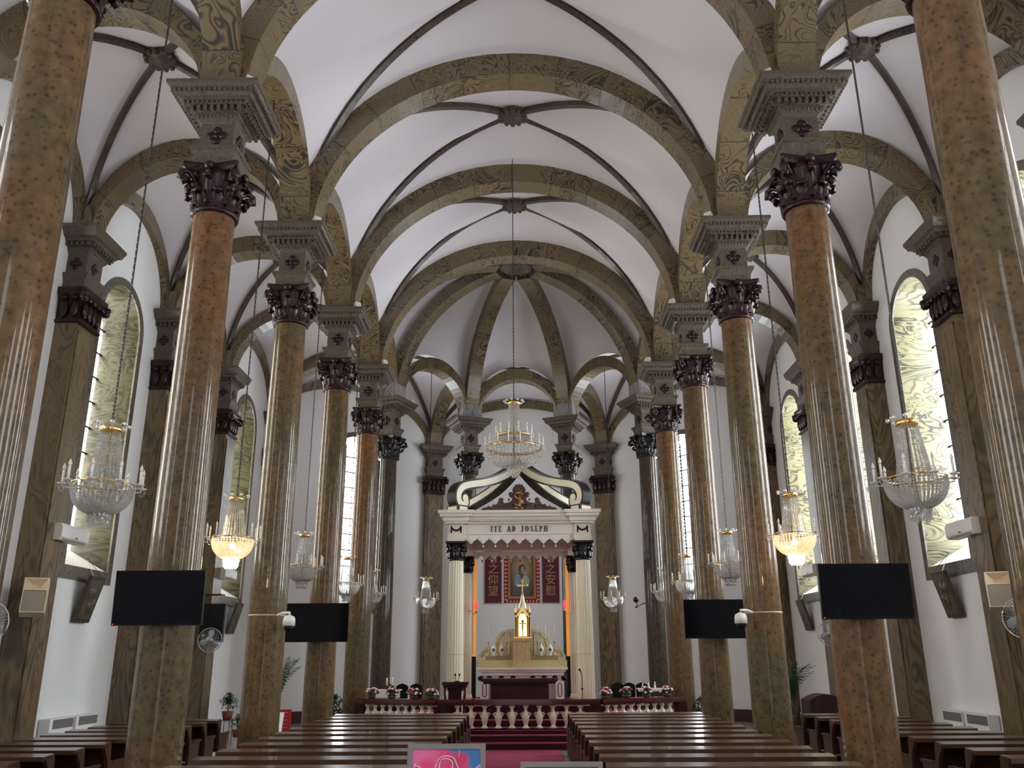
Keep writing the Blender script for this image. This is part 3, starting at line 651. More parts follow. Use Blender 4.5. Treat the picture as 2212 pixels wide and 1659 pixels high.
for s in (-1, 1):
    b = MB(); b.tube([(s*.25, -.17, .06), (s*.25, -.17, .3), (s*.23, -.17, .45), (s*.26, -.17, .66), (s*.25, -.17, .80)], [.03, .022, .034, .022, .035], 8); b.build('turned_post', DWOOD, E)
    b = MB(); b.bx(s*.19-.02, s*.19+.02, -.195, -.17, .08, .72); b.build('white_strip', CREAM, E)
E = empty('desk_microphones', (-1.58, 23.35, 1.46), 0, 'pair of small black microphones on the dark red lectern', 'microphone')
b = MB(); b.bx(-.06, .06, -.04, .04, 0, .025); b.build('microphone_base', BLACK, E)
for s in (-1, 1):
    b = MB(); b.tube([(s*.02, 0, .02), (s*.05, 0, .10), (s*.055, 0, .15)], .008, 5); b.ball((s*.055, 0, .175), .026, 7, 5, None, (1, 1, 1.3)); b.build('microphone', BLACK, E)
E = empty('microphone_stand', (1.66, 23.55, .53), 0, 'thin black microphone stand before the right canopy column', 'microphone stand')
b = MB(); b.lathe([(.13, 0), (.13, .015), (.02, .03)], 14); b.build('stand_base', BLACK, E)
b = MB(); b.tube([(0, 0, .02), (0, 0, 1.05), (-.02, -.02, 1.15)], .011, 6); b.ball((0, 0, .74), .03, 6, 5); b.build('stand_pole', BLACK, E)
b = MB(); b.tube([(-.02, -.02, 1.14), (-.05, -.06, 1.2)], .015, 6); b.ball((-.06, -.08, 1.215), .032, 7, 6, None, (1, 1.3, 1)); b.build('microphone', BLACK, E)
# ---------------------------------------------------------------- canopy over the altar
E = empty('altar_canopy', (.05, 27.05, .80), 0, 'white four columned canopy over the altar with scrolled top', 'canopy'); CAN = E
HX, HY = 1.83, 1.95; zt = 4.47
def fluted(n=20, r=.235, z0=.12, z1=3.94):
    b = MB(); pr = [(0, 1.0), (.4, 1.0), (1, .86)]; vs = []; fs = []; m = n*4
    for i, (t, k) in enumerate(pr):
        for j in range(m):
            a = 2*PI*j/m; rr = r*k*(1-(.07 if j % 4 in (1, 2) and False else (.075*abs(math.sin(a*n/2)))));
            vs.append((rr*math.cos(a), rr*math.sin(a), z0+(z1-z0)*t))
    for i in range(2):
        for j in range(m): q = i*m+j; w2 = i*m+(j+1) % m; fs.append((q, w2, w2+m, q+m))
    b.add(vs, fs, False); return b
for sx in (-1, 1):
    for sy in (-1, 1):
        b = fluted(); b.lathe([(.27, 0), (.27, .05), (.25, .08), (.26, .12), (.235, .14)], 28)
        if True: b.lathe([(.238, 1.35), (.242, 1.36), (.238, 1.37)], 28, caps=False)
        o = b.build('canopy_column', IVORY, E, (sx*HX, sy*HY, 0))
        c = MB(); c.lathe([(.22, 3.92), (.24, 3.95), (.21, 3.98), (.22, 4.2), (.28, 4.38)], 20)
        for k in range(8): M = Matrix.Rotation(k*PI/4, 4, 'Z'); c.ball((.23, 0, 4.10), .07, 6, 5, M, (.7, 1, 2)); c.ball((.27, 0, 4.2), .045, 6, 4, M)
        for k in range(4): M = Matrix.Rotation(PI/4+k*PI/2, 4, 'Z'); c.ball((.33, 0, 4.33), .07, 7, 5, M); c.ball((.29, 0, 4.22), .055, 7, 5, M)
        c.square([(.27, 4.38), (.30, 4.41), (.30, 4.46)]); c.build('capital', CAPD, o)
# entablature: ring of four beams, stepping forward over the columns
b = MB()
def ring_box(hx, hy, t, z0, z1):
    b.bx(-hx, hx, -hy, -hy+t, z0, z1); b.bx(-hx, hx, hy-t, hy, z0, z1); b.bx(-hx, -hx+t, -hy+t, hy-t, z0, z1); b.bx(hx-t, hx, -hy+t, hy-t, z0, z1)
ring_box(HX+.17, HY+.17, .34, 4.66, 4.96); ring_box(HX+.26, HY+.26, .42, 4.96, 5.03); ring_box(HX+.32, HY+.32, .48, 5.08, 5.15); ring_box(HX+.29, HY+.29, .45, 5.03, 5.08); ring_box(HX+.40, HY+.40, .56, 5.15, 5.24); ring_box(HX+.46, HY+.46, .6, 5.24, 5.32)
for sx in (-1, 1):
    for sy in (-1, 1):
        for hh, z0, z1 in ((.25, 4.46, 4.66), (.23, 4.66, 4.96), (.32, 4.96, 5.03), (.38, 5.03, 5.15), (.46, 5.15, 5.24), (.52, 5.24, 5.33)): b.box((sx*HX, sy*HY, (z0+z1)/2), (2*hh, 2*hh, z1-z0))
for k in range(40): b.box((-HX+.35+k*(2*HX-.7)/39, -HY-.32, 5.045), (.045, .05, .05))
b.build('entablature', CREAM, E)
b = MB(); b.bx(-HX-.2, HX+.2, -HY-.2, HY+.2, 5.18, 5.22); b.build('canopy_ceiling', plain('pink_plaster', (.62, .42, .43), .7), E)
VAL = plain('valance_cream', (.86, .79, .74), .4)
def valance(y, z1, w2, n, M=None, nm_='valance'):
    b = MB(); st = 2*w2/n
    for k in range(n):
        c = -w2+st*(k+.5); h = st/2
        b.prism([(c-h, z1), (c+h, z1), (c+h, z1-.10), (c+h*.85, z1-.15), (c+h*.5, z1-.18), (c+h*.35, z1-.22), (c, z1-.27), (c-h*.35, z1-.22), (c-h*.5, z1-.18), (c-h*.85, z1-.15), (c-h, z1-.10)], y-.03, y+.0, M)
        b.prism([(c-h*.6, z1-.03), (c+h*.6, z1-.03), (c+h*.45, z1-.13), (c, z1-.19), (c-h*.45, z1-.13)], y-.045, y-.03, M)
    b.build(nm_, VAL, E)
valance(-HY-.10, 4.66, 1.58, 9); valance(HY-.1, 4.62, 1.58, 11)
valance(-HX-.02, 4.62, 1.6, 9, Matrix.Rotation(PI/2, 4, 'Z')); valance(-HX-.02, 4.62, 1.6, 9, Matrix.Rotation(-PI/2, 4, 'Z'))
cols_ = [RD_, WHITEP, WHITEP, plain('amber_glass', (.7, .5, .08), .2), RD_, plain('yellow_glass', (.75, .6, .08), .2), WHITEP, WHITEP, RD_]
for k in range(9):
    b = MB(); x = -1.58+3.16*(k+.5)/9; b.tube([(x, -HY-.115, 4.40), (x, -HY-.115, 4.35)], .004, 4); b.ball((x, -HY-.115, 4.325), .026, 7, 5, None, (1, 1, 1.4)); b.build('bead_drop', cols_[k], E)
    b = MB(); x = -1.42+2.84*(k+.5)/9; b.ball((x, HY-.115, 4.31), .03, 7, 5, None, (1, 1, 1.4)); b.build('bead_drop', cols_[k], E)
# inscription: serif capitals cut from strokes
def letter(b, ch, x, h, M):
    t, s_ = h*.17, h*.06; w_ = h*.6
    def st(x0, x1, z0=0, z1=1): b.bx(x+x0*w_, x+x1*w_, -.012, 0, z0*h, z1*h, M)
    def vs_(xc): st(xc-.14, xc+.14); b.bx(x+(xc-.3)*w_, x+(xc+.3)*w_, -.012, 0, 0, s_, M); b.bx(x+(xc-.3)*w_, x+(xc+.3)*w_, -.012, 0, h-s_, h, M)
    def dg(x0, x1, tk, z0=0, z1=1): b.prism([(x+x0*w_-tk, z0*h), (x+x0*w_+tk, z0*h), (x+x1*w_+tk, z1*h), (x+x1*w_-tk, z1*h)], -.012, 0, M)
    def arc(cx, cz, rx, rz, a0, a1, tk, tn=None):
        n = 12; po = []; pi2 = []
        for i in range(n+1):
            a = a0+(a1-a0)*i/n; k = abs(math.cos(a))*tk+.25*tk
            po.append((x+(cx+rx*math.cos(a))*w_, (cz+rz*math.sin(a))*h)); pi2.append((x+(cx+rx*math.cos(a))*w_-k*math.cos(a), (cz+rz*math.sin(a))*h-k*.6*math.sin(a)))
        for i in range(n): b.prism([po[i], po[i+1], pi2[i+1], pi2[i]], -.012, 0, M)
    if ch == 'I': vs_(.25); return .5
    if ch == 'T': vs_(.5); b.bx(x+.02*w_, x+.98*w_, -.012, 0, h-s_, h, M); st(.02, .10, .8, 1); st(.9, .98, .8, 1); return 1
    if ch == 'E': vs_(.25); b.bx(x+.25*w_, x+.85*w_, -.012, 0, 0, s_, M); b.bx(x+.25*w_, x+.8*w_, -.012, 0, h-s_, h, M); b.bx(x+.25*w_, x+.65*w_, -.012, 0, h*.48, h*.54, M); st(.78, .85, 0, .2); st(.73, .8, .82, 1); return .9
    if ch == 'A': dg(.1, .5, s_*.5); dg(.9, .5, t*.55); b.bx(x+.25*w_, x+.75*w_, -.012, 0, h*.34, h*.39, M); b.bx(x-.05*w_, x+.3*w_, -.012, 0, 0, s_*.8, M); b.bx(x+.7*w_, x+1.1*w_, -.012, 0, 0, s_*.8, M); return 1.05
    if ch == 'D': vs_(.25); arc(.3, .5, .65, .5, -PI/2, PI/2, t*.9); return 1.05
    if ch == 'J': st(.36, .64, .1, 1); b.bx(x+.2*w_, x+.8*w_, -.012, 0, h-s_, h, M); arc(.28, .12, .34, .16, -PI, 0, t*.6); return .85
    if ch == 'O': arc(.5, .5, .5, .52, 0, 2*PI, t*.9); arc(.5, .5, .5, .52, 0, PI, t*.9); return 1.1
    if ch == 'S': arc(.42, .75, .34, .26, 0.1, 1.6*PI, t*.7); arc(.42, .26, .36, .27, PI, 2.5*PI, t*.7); dg(.62, .25, t*.4, .36, .62); return .9
    if ch == 'P': vs_(.25); arc(.3, .74, .5, .26, -PI/2, PI/2, t*.8); return .88
    if ch == 'H': vs_(.22); vs_(.88); b.bx(x+.2*w_, x+.9*w_, -.012, 0, h*.48, h*.54, M); return 1.2
    return .7
b = MB(); x = -.83
for ch in 'ITE AD JOSEPH': x += letter(b, ch, x, .165, T(0, -HY-.172, 4.735))*.165*.6+.042
b.build('inscription', plain('letter_paint', (.035, .02, .022), .4), E)
for s in (-1, 1):
    b = MB(); M = T(s*HX+.0, -HY-.235, 4.70); b.tube([(-.13, 0, .16), (-.08, 0, .09), (0, 0, .065), (.08, 0, .09), (.13, 0, .16)], [.02, .028, .03, .028, .02], 6, M)
    for q in (-1, 1): b.tube([(q*.14, 0, .20), (q*.14, 0, .0)], .02, 6, M)
    b.build('garland', DWOOD, E)
# scrolls
def scroll_poly():
    outer = [(0, .10), (.16, .04), (.22, -.0)]
    return None
DARKS = plain('dark_green_marble', (.016, .014, .011), .35, spec=.2, coat=.1, bscale=8, var=.4)
def scroll(ang):
    D = math.hypot(HX, HY); M0 = T(0, 0, 5.33, ang)
    # profile along the diagonal: centre line (distance from centre, z), corner at D
    cl = [(D-.16, .42), (D-.20, .30), (D-.10, .22), (D+.03, .26), (D+.10, .40), (D+.08, .58), (D-.05, .74), (D-.28, .84), (D-.60, .92), (D-1.0, 1.02), (D-1.5, 1.18), (D-2.0, 1.42), (.22, 1.72)]
    # smooth
    pts = []
    for i in range(len(cl)-1):
        p0 = Vector(cl[max(i-1, 0)]); p1 = Vector(cl[i]); p2 = Vector(cl[i+1]); p3 = Vector(cl[min(i+2, len(cl)-1)])
        for k in range(4):
            t = k/4; pts.append(.5*((2*p1)+(-p0+p2)*t+(2*p0-5*p1+4*p2-p3)*t*t+(-p0+3*p1-3*p2+p3)*t**3))
    pts.append(Vector(cl[-1]))
    def strip(wd, half):
        b = MB(); inn = []; out = []
        for i, p in enumerate(pts):
            tn = (pts[min(i+1, len(pts)-1)]-pts[max(i-1, 0)]).normalized(); n_ = Vector((-tn.y, tn.x)); q = p+n_*wd; r_ = p-n_*wd
            inn.append(M0 @ Vector((q.x, 0, q.y))); out.append(M0 @ Vector((r_.x, 0, r_.y)))
        b.band(inn, out, (M0.to_3x3() @ Vector((0, 1, 0)))*half); b.uv = {}; return b
    o = strip(.15, .175).build('scroll', DARKS, CAN)
    strip(.095, .185).build('scroll_inlay', IVORY, o)
    b = MB(); b.lathe([(.17, -.175), (.17, .175)], 20, (0, 0), M0 @ T(cl[0][0]-.0, 0, cl[0][1]) @ Matrix.Rotation(PI/2, 4, 'X'), False); b.box((D-.02, 0, .09), (.42, .50, .20), M0); b.build('scroll_block', DARKS, o)
    b = MB(); b.lathe([(.115, -.187), (.115, .187)], 20, (0, 0), M0 @ T(cl[0][0], 0, cl[0][1]) @ Matrix.Rotation(PI/2, 4, 'X'), False); b.box((D-.02, 0, .09), (.30, .52, .12), M0); b.box((D-.02, 0, .09), (.44, .38, .12), M0); b.build('block_inlay', IVORY, o)
for sx, sy in ((1, 1), (-1, 1), (-1, -1), (1, -1)): scroll(math.atan2(sy*HY, sx*HX))
b = MB(); b.lathe([(.02, 6.85), (.22, 6.9), (.30, 7.0), (.26, 7.12), (.10, 7.2), (.05, 7.35), (.01, 7.4)], 16); b.build('canopy_finial', DARKS, E)
# carved crest
half_ = [(x_, z_*1.2) for x_, z_ in [(0, .66), (.05, .64), (.09, .66), (.12, .60), (.17, .58), (.20, .50), (.18, .44), (.26, .47), (.31, .42), (.28, .34), (.21, .33), (.22, .25), (.32, .20), (.44, .19), (.47, .22), (.45, .29), (.52, .33), (.59, .30), (.62, .22), (.66, .17), (.72, .15), (.76, .18), (.79, .12), (.86, .10), (.90, .14), (.95, .09), (1.05, .08), (1.12, .03), (1.16, 0)]]
b = MB(); poly = [(-x, z) for x, z in half_[::-1]][:-1]+half_; M = T(0, -HY-.2, 5.33); b.prism(poly, -.04, .04, M)
for x, z, r in [(.24, .40, .06), (.53, .25, .06), (.15, .50, .045), (.36, .14, .05), (.7, .1, .04), (.85, .06, .035), (.2, .12, .05), (.48, .1, .04), (1.0, .04, .03), (.09, .60, .04), (.60, .12, .04), (.3, .27, .03)]:
    z *= 1.2
    for s in (-1, 1): b.ball((s*x, -.04, z), r, 8, 5, M, (1, .6, 1)); b.tube([(s*(x+r), -.05, z), (s*x, -.07, z+r), (s*(x-r), -.06, z), (s*x, -.06, z-r)], .012, 5, M)
b.build('carved_crest', plain('crest_wood', (.10, .035, .035), .3, coat=.4, bump=.6, bscale=30, var=.4), E)
b = MB(); M = T(0, -HY-.2, 5.26, s=1.25); pts = [(.10, .42), (.04, .475), (-.05, .47), (-.095, .41), (-.06, .345), (.02, .32), (.085, .28), (.095, .21), (.03, .165), (-.06, .175), (-.10, .23)]
b.tube([(x, -.09, z) for x, z in pts], [.012]+[.02]*9+[.012], 6, M); b.tube([(.01, -.095, .54), (.01, -.095, .14), (-.03, -.095, .10), (-.10, -.095, .13)], .014, 6, M); b.tube([(.035, -.095, .50), (.035, -.095, .12), (.09, -.095, .10)], .012, 6, M)
b.build('gold_monogram', GOLD, E)
# ---------------------------------------------------------------- marble altar with tabernacle
MX = .09
E = empty('marble_altar', (MX, 27.3, .80), 0, 'pale marble altar with curved retable and gold pedestal under the canopy', 'altar')
b = MB(); b.bx(-1.36, 1.36, -.55, .45, .90, .97); b.bx(-1.30, 1.30, -.5, .4, .84, .90); b.bx(-1.22, 1.22, -.44, .4, .74, .84); b.bx(-1.2, 1.2, -.38, .4, .66, .74); b.build('altar_slab', CREAM, E)
b = MB(); b.bx(-1.2, 1.2, -.1, .4, 0, .66); b.build('altar_body', CREAM, E)
for x in (-1.12, -.6, .6, 1.12):
    b = MB(); b.bx(x-.12, x+.12, -.40, -.10, 0, .60); o = b.build('altar_leg', CREAM, E)
    b = MB(); n = 20; b.tube([(x+.055*math.cos(2*PI*k/n), -.405, .33+(.13 if math.sin(2*PI*k/n) > 0 else -.13)+.055*math.sin(2*PI*k/n)) for k in range(n)], .012, 5, None, True); b.build('oval_inlay', BLACK, o)
    b = MB(); b.bx(x-.14, x+.14, -.42, -.10, .03, .08); b.build('leg_band', BLACK, o)
b = MB()
for x in (-1.24, -.98, -.62, -.27, .32, .66, .98, 1.24): b.ball((x, -.42, .66), .085, 10, 6, None, (1, .8, .9))
b.build('black_knobs', BLACK, E)
RET = marble('retable_marble', [(0, (.60, .50, .30)), (.3, (.74, .62, .39)), (1, (.78, .66, .43))], 2, 1, .3)
b = MB(); b.bx(-1.36, -.27, -.25, .4, .97, 1.17); b.bx(.27, 1.36, -.25, .4, .97, 1.17); gr = b.build('gradine', plain('gold_relief', (.55, .45, .22), .4, bump=.8, bscale=18, var=.4), E)
b = MB(); pr = [(-1.34, 1.17), (-1.34, 1.3), (-1.24, 1.46), (-1.08, 1.56), (-.92, 1.60), (-.82, 1.72), (-.78, 1.86), (-.68, 1.98), (-.5, 2.07), (-.25, 2.10), (.25, 2.10), (.5, 2.07), (.68, 1.98), (.78, 1.86), (.82, 1.72), (.92, 1.60), (1.08, 1.56), (1.24, 1.46), (1.34, 1.3), (1.34, 1.17)]
b.prism(pr, .25, .38); b.bx(-1.3, 1.3, .1, .25, 1.17, 1.24); ret = b.build('retable', RET, E)
for s in (-1, 1):
    b = MB(); b.tube([(s*1.24, .24, 1.27), (s*1.17, .24, 1.42), (s*.98, .24, 1.5), (s*.8, .24, 1.56), (s*.70, .24, 1.82), (s*.55, .24, 1.97), (s*.36, .24, 2.0), (s*.36, .24, 1.3)], .012, 5); b.build('inlaid_line', GOLD, ret)
b = MB(); b.bx(-1.1, -.27, -.1, .08, 1.17, 1.30); b.bx(.27, 1.1, -.1, .08, 1.17, 1.30); b.build('candle_shelf', plain('shelf_relief', (.30, .25, .12), .4, bump=.8, bscale=22, var=.4), E)
PED = marble('yellow_marble', [(0, (.50, .34, .13)), (.3, (.60, .42, .18)), (1, (.66, .48, .23))], 2.2, 1.4, .3)
b = MB(); b.bx(-.27, .27, -.35, .2, .97, 1.72); b.bx(-.30, .30, -.38, .22, 1.72, 1.80); b.bx(-.28, .28, -.36, .2, 1.19, 1.22); b.bx(-.12, .12, -.365, -.35, 1.3, 1.6); b.build('pedestal', PED, E)
E = empty('tabernacle', (MX+.03, 27.2, 2.60), 0, 'gilded gothic tabernacle with a lit window, spire and cross', 'tabernacle')
b = MB(); b.square([(.27, 0), (.27, .05), (.24, .07)])
for sx in (-1, 1):
    for sy in (-1, 1): b.tube([(sx*.21, sy*.21, .05), (sx*.21, sy*.21, .72)], .03, 8); b.lathe([(.04, .70), (.035, .78), (.0, .98)], 8, (sx*.21, sy*.21)); b.tube([(sx*.15, sy*.23, .05), (sx*.15, sy*.23, .66)], .02, 6)
b.bx(-.22, -.15, -.2, .2, .05, .68); b.bx(.15, .22, -.2, .2, .05, .68); b.bx(-.15, .15, .14, .2, .05, .68)
for q in range(4):
    M = Matrix.Rotation(q*PI/2, 4, 'Z'); b.prism([(-.22, .62), (0, .98), (.22, .62), (.13, .62), (0, .82), (-.13, .62)], -.24, -.2, M)
    for k in range(5): b.ball((-.20+k*.05, -.23, .66+k*.065), .018, 5, 4, M); b.ball((.20-k*.05, -.23, .66+k*.065), .018, 5, 4, M)
b.build('gilded_case', GOLD, E)
b = MB(); b.lathe([(.20, .72), (.14, .86), (.06, 1.15), (.03, 1.30), (.035, 1.33), (.02, 1.36)], 8, smooth=False); b.build('spire', plain('silver_gilt', (.6, .56, .42), .3, metal=.9), E)
b = MB()
for p, q in (((0, 0, 1.34), (0, 0, 1.70)), ((-.13, 0, 1.58), (.13, 0, 1.58))): b.tube([p, q], .026, 6)
for c in ((-.14, 0, 1.58), (.14, 0, 1.58), (0, 0, 1.72)): b.ball(c, .042, 6, 5)
b.build('top_cross', plain('bright_gilding', (.85, .66, .32), .3, metal=.2), E)
b = MB(); b.prism([(-.12, .06), (.12, .06), (.12, .58), (.07, .70), (0, .80), (-.07, .70), (-.12, .58)], -.05, -.04); b.build('lit_window', emit('warm_lit_window', (1, .72, .25), 5.0), E)
b = MB(); b.bx(-.012, .012, -.10, -.08, .07, .55); b.bx(-.11, .11, -.10, -.08, .43, .455); b.ball((0, -.1, .5), .04, 7, 5); b.tube([(0, -.11, .42), (0, -.11, .2)], [.025, .015], 6); b.build('small_crucifix', plain('dark_bronze', (.12, .05, .02), .4, metal=.5), E)
for k, x in enumerate((-1.02, -.74, -.46, .47, .72, 1.0)):
    E = empty('altar_candlestick', (MX+x, 27.25, 2.10), 0, 'tall white candle in a thin candlestick on the altar, '+['leftmost of six', 'second from the left', 'third from the left', 'third from the right', 'second from the right', 'rightmost of six'][k], 'candlestick', 'candles on the marble altar')
    b = MB(); b.lathe([(.05, 0), (.05, .02), (.015, .05), (.012, .14), (.022, .17), (.012, .2), (.012, .36), (.035, .40), (.03, .42)], 10); b.build('stick', BRASS, E)
    b = MB(); b.lathe([(.013, .42), (.013, .86), (.002, .88)], 8); b.build('candle', WHITEP, E)
for k, x in enumerate((-.86, -.60, .58, .86)):
    E = empty('altar_vase', (MX+x, 27.22, 2.10), 0, 'round white vase with a dark medallion on the altar, '+['far left', 'left of the tabernacle', 'right of the tabernacle', 'far right'][k], 'vase', 'white vases on the altar')
    b = MB(); b.lathe([(.04, 0), (.045, .02), (.03, .05), (.08, .12), (.095, .18), (.075, .25), (.035, .30), (.035, .34), (.055, .38)], 14, caps=False); b.build('vase_body', WHITEP, E)
    b = MB(); b.ball((0, -.09, .17), .05, 10, 6, None, (1, .35, 1)); b.build('medallion', plain('slate', (.12, .13, .13), .4) if k == 0 else bpy.data.materials['slate'], E)
# sanctuary lamps on brackets
for s in (-1, 1):
    E = empty('sanctuary_lamp', (MX-.04+s*1.44, 28.7, 3.55), 0, f'small glowing red lamp on a bracket, {SIDE[s]} of the tabernacle', 'lamp', 'red sanctuary lamps')
    b = MB(); b.lathe([(.03, 0), (.05, .05), (.055, .2), (.05, .26)], 12, caps=False); b.build('red_glass', emit('red_glow', (1, .05, .08), 2.2, (.5, .02, .03)), E)
    b = MB(); b.lathe([(.01, -.14), (.03, -.10), (.05, -.02), (.035, .0)], 10); b.tube([(0, 0, -.10), (s*.08, .05, -.16), (s*.18, .1, -.06), (s*.28, .14, -.03)], .012, 6); b.build('lamp_bracket', BRASS, E)
E = empty('wall_lamp', (4.22-.62, 27.0, 3.62), 0, 'small dark red lamp on the dark right apse column', 'lamp')
b = MB(); b.ball((0, 0, .1), .09, 10, 7); b.build('lamp_shade', CROSSM, E)
b = MB(); b.tube([(0, 0, .02), (.05, .03, -.1), (.2, .15, -.02), (.33, .22, .0)], .015, 6); b.ball((.0, 0, -.12), .035, 6, 5); b.build('lamp_bracket', CAPD, E)
# glowing framed screens behind the canopy
for s in (-1, 1):
    E = empty('side_screen', ((-1.73 if s < 0 else 1.86), 29.48, .8), 0, f'tall narrow framed panel glowing orange behind the {SIDE[s]} canopy columns', 'screen', 'tall framed panels behind the altar')
    b = MB(); b.bx(-.30, .30, -.03, .03, 0, 1.28); b.build('lower_panel', BLACK, E)
    b = MB(); b.bx(-.30, .30, -.03, .03, 1.28, 1.35); b.bx(-.30, .30, -.03, .03, 4.4, 4.48); b.bx(-.30, -.20, -.03, .03, 1.35, 4.4); b.bx(.20, .30, -.03, .03, 1.35, 4.4)
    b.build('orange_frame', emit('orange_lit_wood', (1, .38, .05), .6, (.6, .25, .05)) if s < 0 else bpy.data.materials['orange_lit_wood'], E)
    b = MB(); b.bx(-.20, .20, 0, .02, 1.35, 4.4); b.build('pink_panel', plain('pink_panel', (.62, .5, .5), .5) if s < 0 else bpy.data.materials['pink_panel'], E)
# painting and banners on the back wall
E = empty('painting', (.09, 33.995, 4.10), 0, 'framed oil painting of a robed man holding a child behind the altar', 'painting')
def pmat(name):
    m, nt, b = nm(name); L = nt.links.new; tc = N(nt, 'ShaderNodeTexCoord'); 
    gr = N(nt, 'ShaderNodeTexGradient', gradient_type='SPHERICAL'); mp = N(nt, 'ShaderNodeMapping'); mp.inputs['Location'].default_value = (0, 0, -1.25); mp.inputs['Scale'].default_value = (1.3, 1, 1.0); L(tc.outputs['Object'], mp.inputs[0]); L(mp.outputs[0], gr.inputs[0])
    r = ramp(nt, [(0, (.07, .045, .03)), (.45, (.17, .11, .07)), (1, (.42, .30, .18))]); L(gr.outputs[0], r.inputs[0]); L(r.outputs[0], b.inputs['Base Color']); b.inputs['Roughness'].default_value = .4; return m
b = MB(); b.bx(-.46, .46, -.02, 0, .18, 1.72); b.build('canvas', pmat('canvas_paint'), E)
def blob(name, pts, col, y, z0=0):
    b = MB(); b.prism(pts, y-.004, y); b.build(name, plain(name+'_paint', col, .5), E)
blob('painted_cloak', [(-.36, .25), (.32, .25), (.30, .5), (.22, .8), (.10, 1.0), (-.10, 1.12), (-.26, .98), (-.33, .7)], (.10, .10, .11), -.022)
blob('painted_sleeve', [(-.28, .62), (-.08, .58), (-.02, .8), (-.10, 1.02), (-.22, 1.05), (-.30, .85)], (.22, .26, .33), -.028)
blob('painted_robe', [(.02, .68), (.26, .60), (.30, .78), (.24, .95), (.10, 1.0), (.0, .85)], (.36, .36, .26), -.028)
blob('painted_hair', [(-.14, 1.22), (-.10, 1.36), (.02, 1.42), (.12, 1.36), (.15, 1.25), (.08, 1.12), (-.08, 1.1)], (.10, .05, .03), -.028)
blob('painted_face', [(-.04, 1.2), (.0, 1.32), (.08, 1.32), (.10, 1.2), (.04, 1.1), (-.02, 1.12)], (.38, .22, .14), -.034)
blob('painted_child', [(.08, 1.02), (.06, 1.12), (.13, 1.18), (.21, 1.13), (.2, 1.02), (.14, .97)], (.40, .25, .17), -.034)
b = MB()
for x0, x1, z0, z1 in ((-.54, .54, .10, .19), (-.54, .54, 1.72, 1.80), (-.54, -.45, .19, 1.72), (.45, .54, .19, 1.72)): b.bx(x0, x1, -.05, 0, z0, z1)
b.build('picture_frame', plain('copper_frame', (.38, .17, .08), .35, metal=.3), E)
b = MB(); b.bx(-.70, .70, -.012, 0, -.06, 1.84); b.build('red_border', plain('red_cloth', (.30, .035, .03), .8), E)
b = MB()
for k in range(13):
    for s in (-1, 1): b.ball((s*.62, -.03, .06+k*.145), .035, 6, 4, None, (1.8, .6, .7))
for k in range(10): b.ball((-.56+k*.125, -.03, -.0), .03, 6, 4, None, (.8, .6, 1.5))
b.build('white_tassels', plain('tassel', (.65, .55, .48), .7), E)
CLOTH = plain('maroon_cloth', (.10, .012, .03), .8)
YEL = plain('yellow_letter', (.42, .28, .12), .6)
for s, txt in ((-1, '\u8005\u4e4b\u4ef0\u671b'), (1, '\u8005\u4e4b\u5b89\u6170')):
    E = empty('hanging_banner', (.09+s*1.12, 33.995, 4.05), 0, f'maroon cloth banner with yellow Chinese characters {SIDE[s]} of the painting', 'banner', 'maroon banners beside the painting')
    b = MB(); b.bx(-.32, .32, -.02, 0, 0, 2.1); b.build('banner_cloth', CLOTH, E)
    b = MB(); b.bx(-.35, -.32, -.025, 0, -.03, 2.1); b.bx(.32, .35, -.025, 0, -.03, 2.1); b.bx(-.35, .35, -.025, 0, -.03, .0); b.build('banner_edge', plain('banner_grey', (.3, .26, .27), .8) if s < 0 else bpy.data.materials['banner_grey'], E)
    for k, ch in enumerate(txt):
        cu = bpy.data.curves.new('character', 'FONT'); cu.body = ch; cu.size = .42; cu.align_x = 'CENTER'; cu.extrude = .006
        to = bpy.data.objects.new('tmp', cu); sc.collection.objects.link(to); bpy.context.view_layer.update()
        me = bpy.data.meshes.new_from_object(to.evaluated_get(bpy.context.evaluated_depsgraph_get())); bpy.data.objects.remove(to)
        me.transform(Matrix.Translation((0, -.03, 1.53-.42*k+.03)) @ Matrix.Rotation(PI/2, 4, 'X')); me.materials.clear(); me.materials.append(YEL)
        for p in me.polygons: p.material_index = 0
        o = bpy.data.objects.new('character', me); sc.collection.objects.link(o); o.parent = E
# ---------------------------------------------------------------- chandeliers
# bead nets
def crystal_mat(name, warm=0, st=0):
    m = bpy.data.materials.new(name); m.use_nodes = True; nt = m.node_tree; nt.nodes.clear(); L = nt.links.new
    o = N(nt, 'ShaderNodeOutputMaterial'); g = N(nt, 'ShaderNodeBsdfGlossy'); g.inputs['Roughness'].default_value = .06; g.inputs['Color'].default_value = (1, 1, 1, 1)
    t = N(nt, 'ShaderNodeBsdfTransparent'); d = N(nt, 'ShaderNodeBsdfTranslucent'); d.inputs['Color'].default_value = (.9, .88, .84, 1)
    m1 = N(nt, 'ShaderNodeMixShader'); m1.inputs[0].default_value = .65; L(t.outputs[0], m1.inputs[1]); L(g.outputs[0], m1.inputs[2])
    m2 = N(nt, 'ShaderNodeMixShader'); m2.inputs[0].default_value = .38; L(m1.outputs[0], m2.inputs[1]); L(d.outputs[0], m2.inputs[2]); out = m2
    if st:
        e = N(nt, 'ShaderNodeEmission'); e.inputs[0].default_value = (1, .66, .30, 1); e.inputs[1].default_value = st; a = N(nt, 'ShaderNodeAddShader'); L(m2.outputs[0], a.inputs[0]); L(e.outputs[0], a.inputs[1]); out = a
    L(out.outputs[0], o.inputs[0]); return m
CRY = crystal_mat('crystal'); CRYW = crystal_mat('lit_crystal', st=.5); CRYB = crystal_mat('glowing_crystal', st=14)
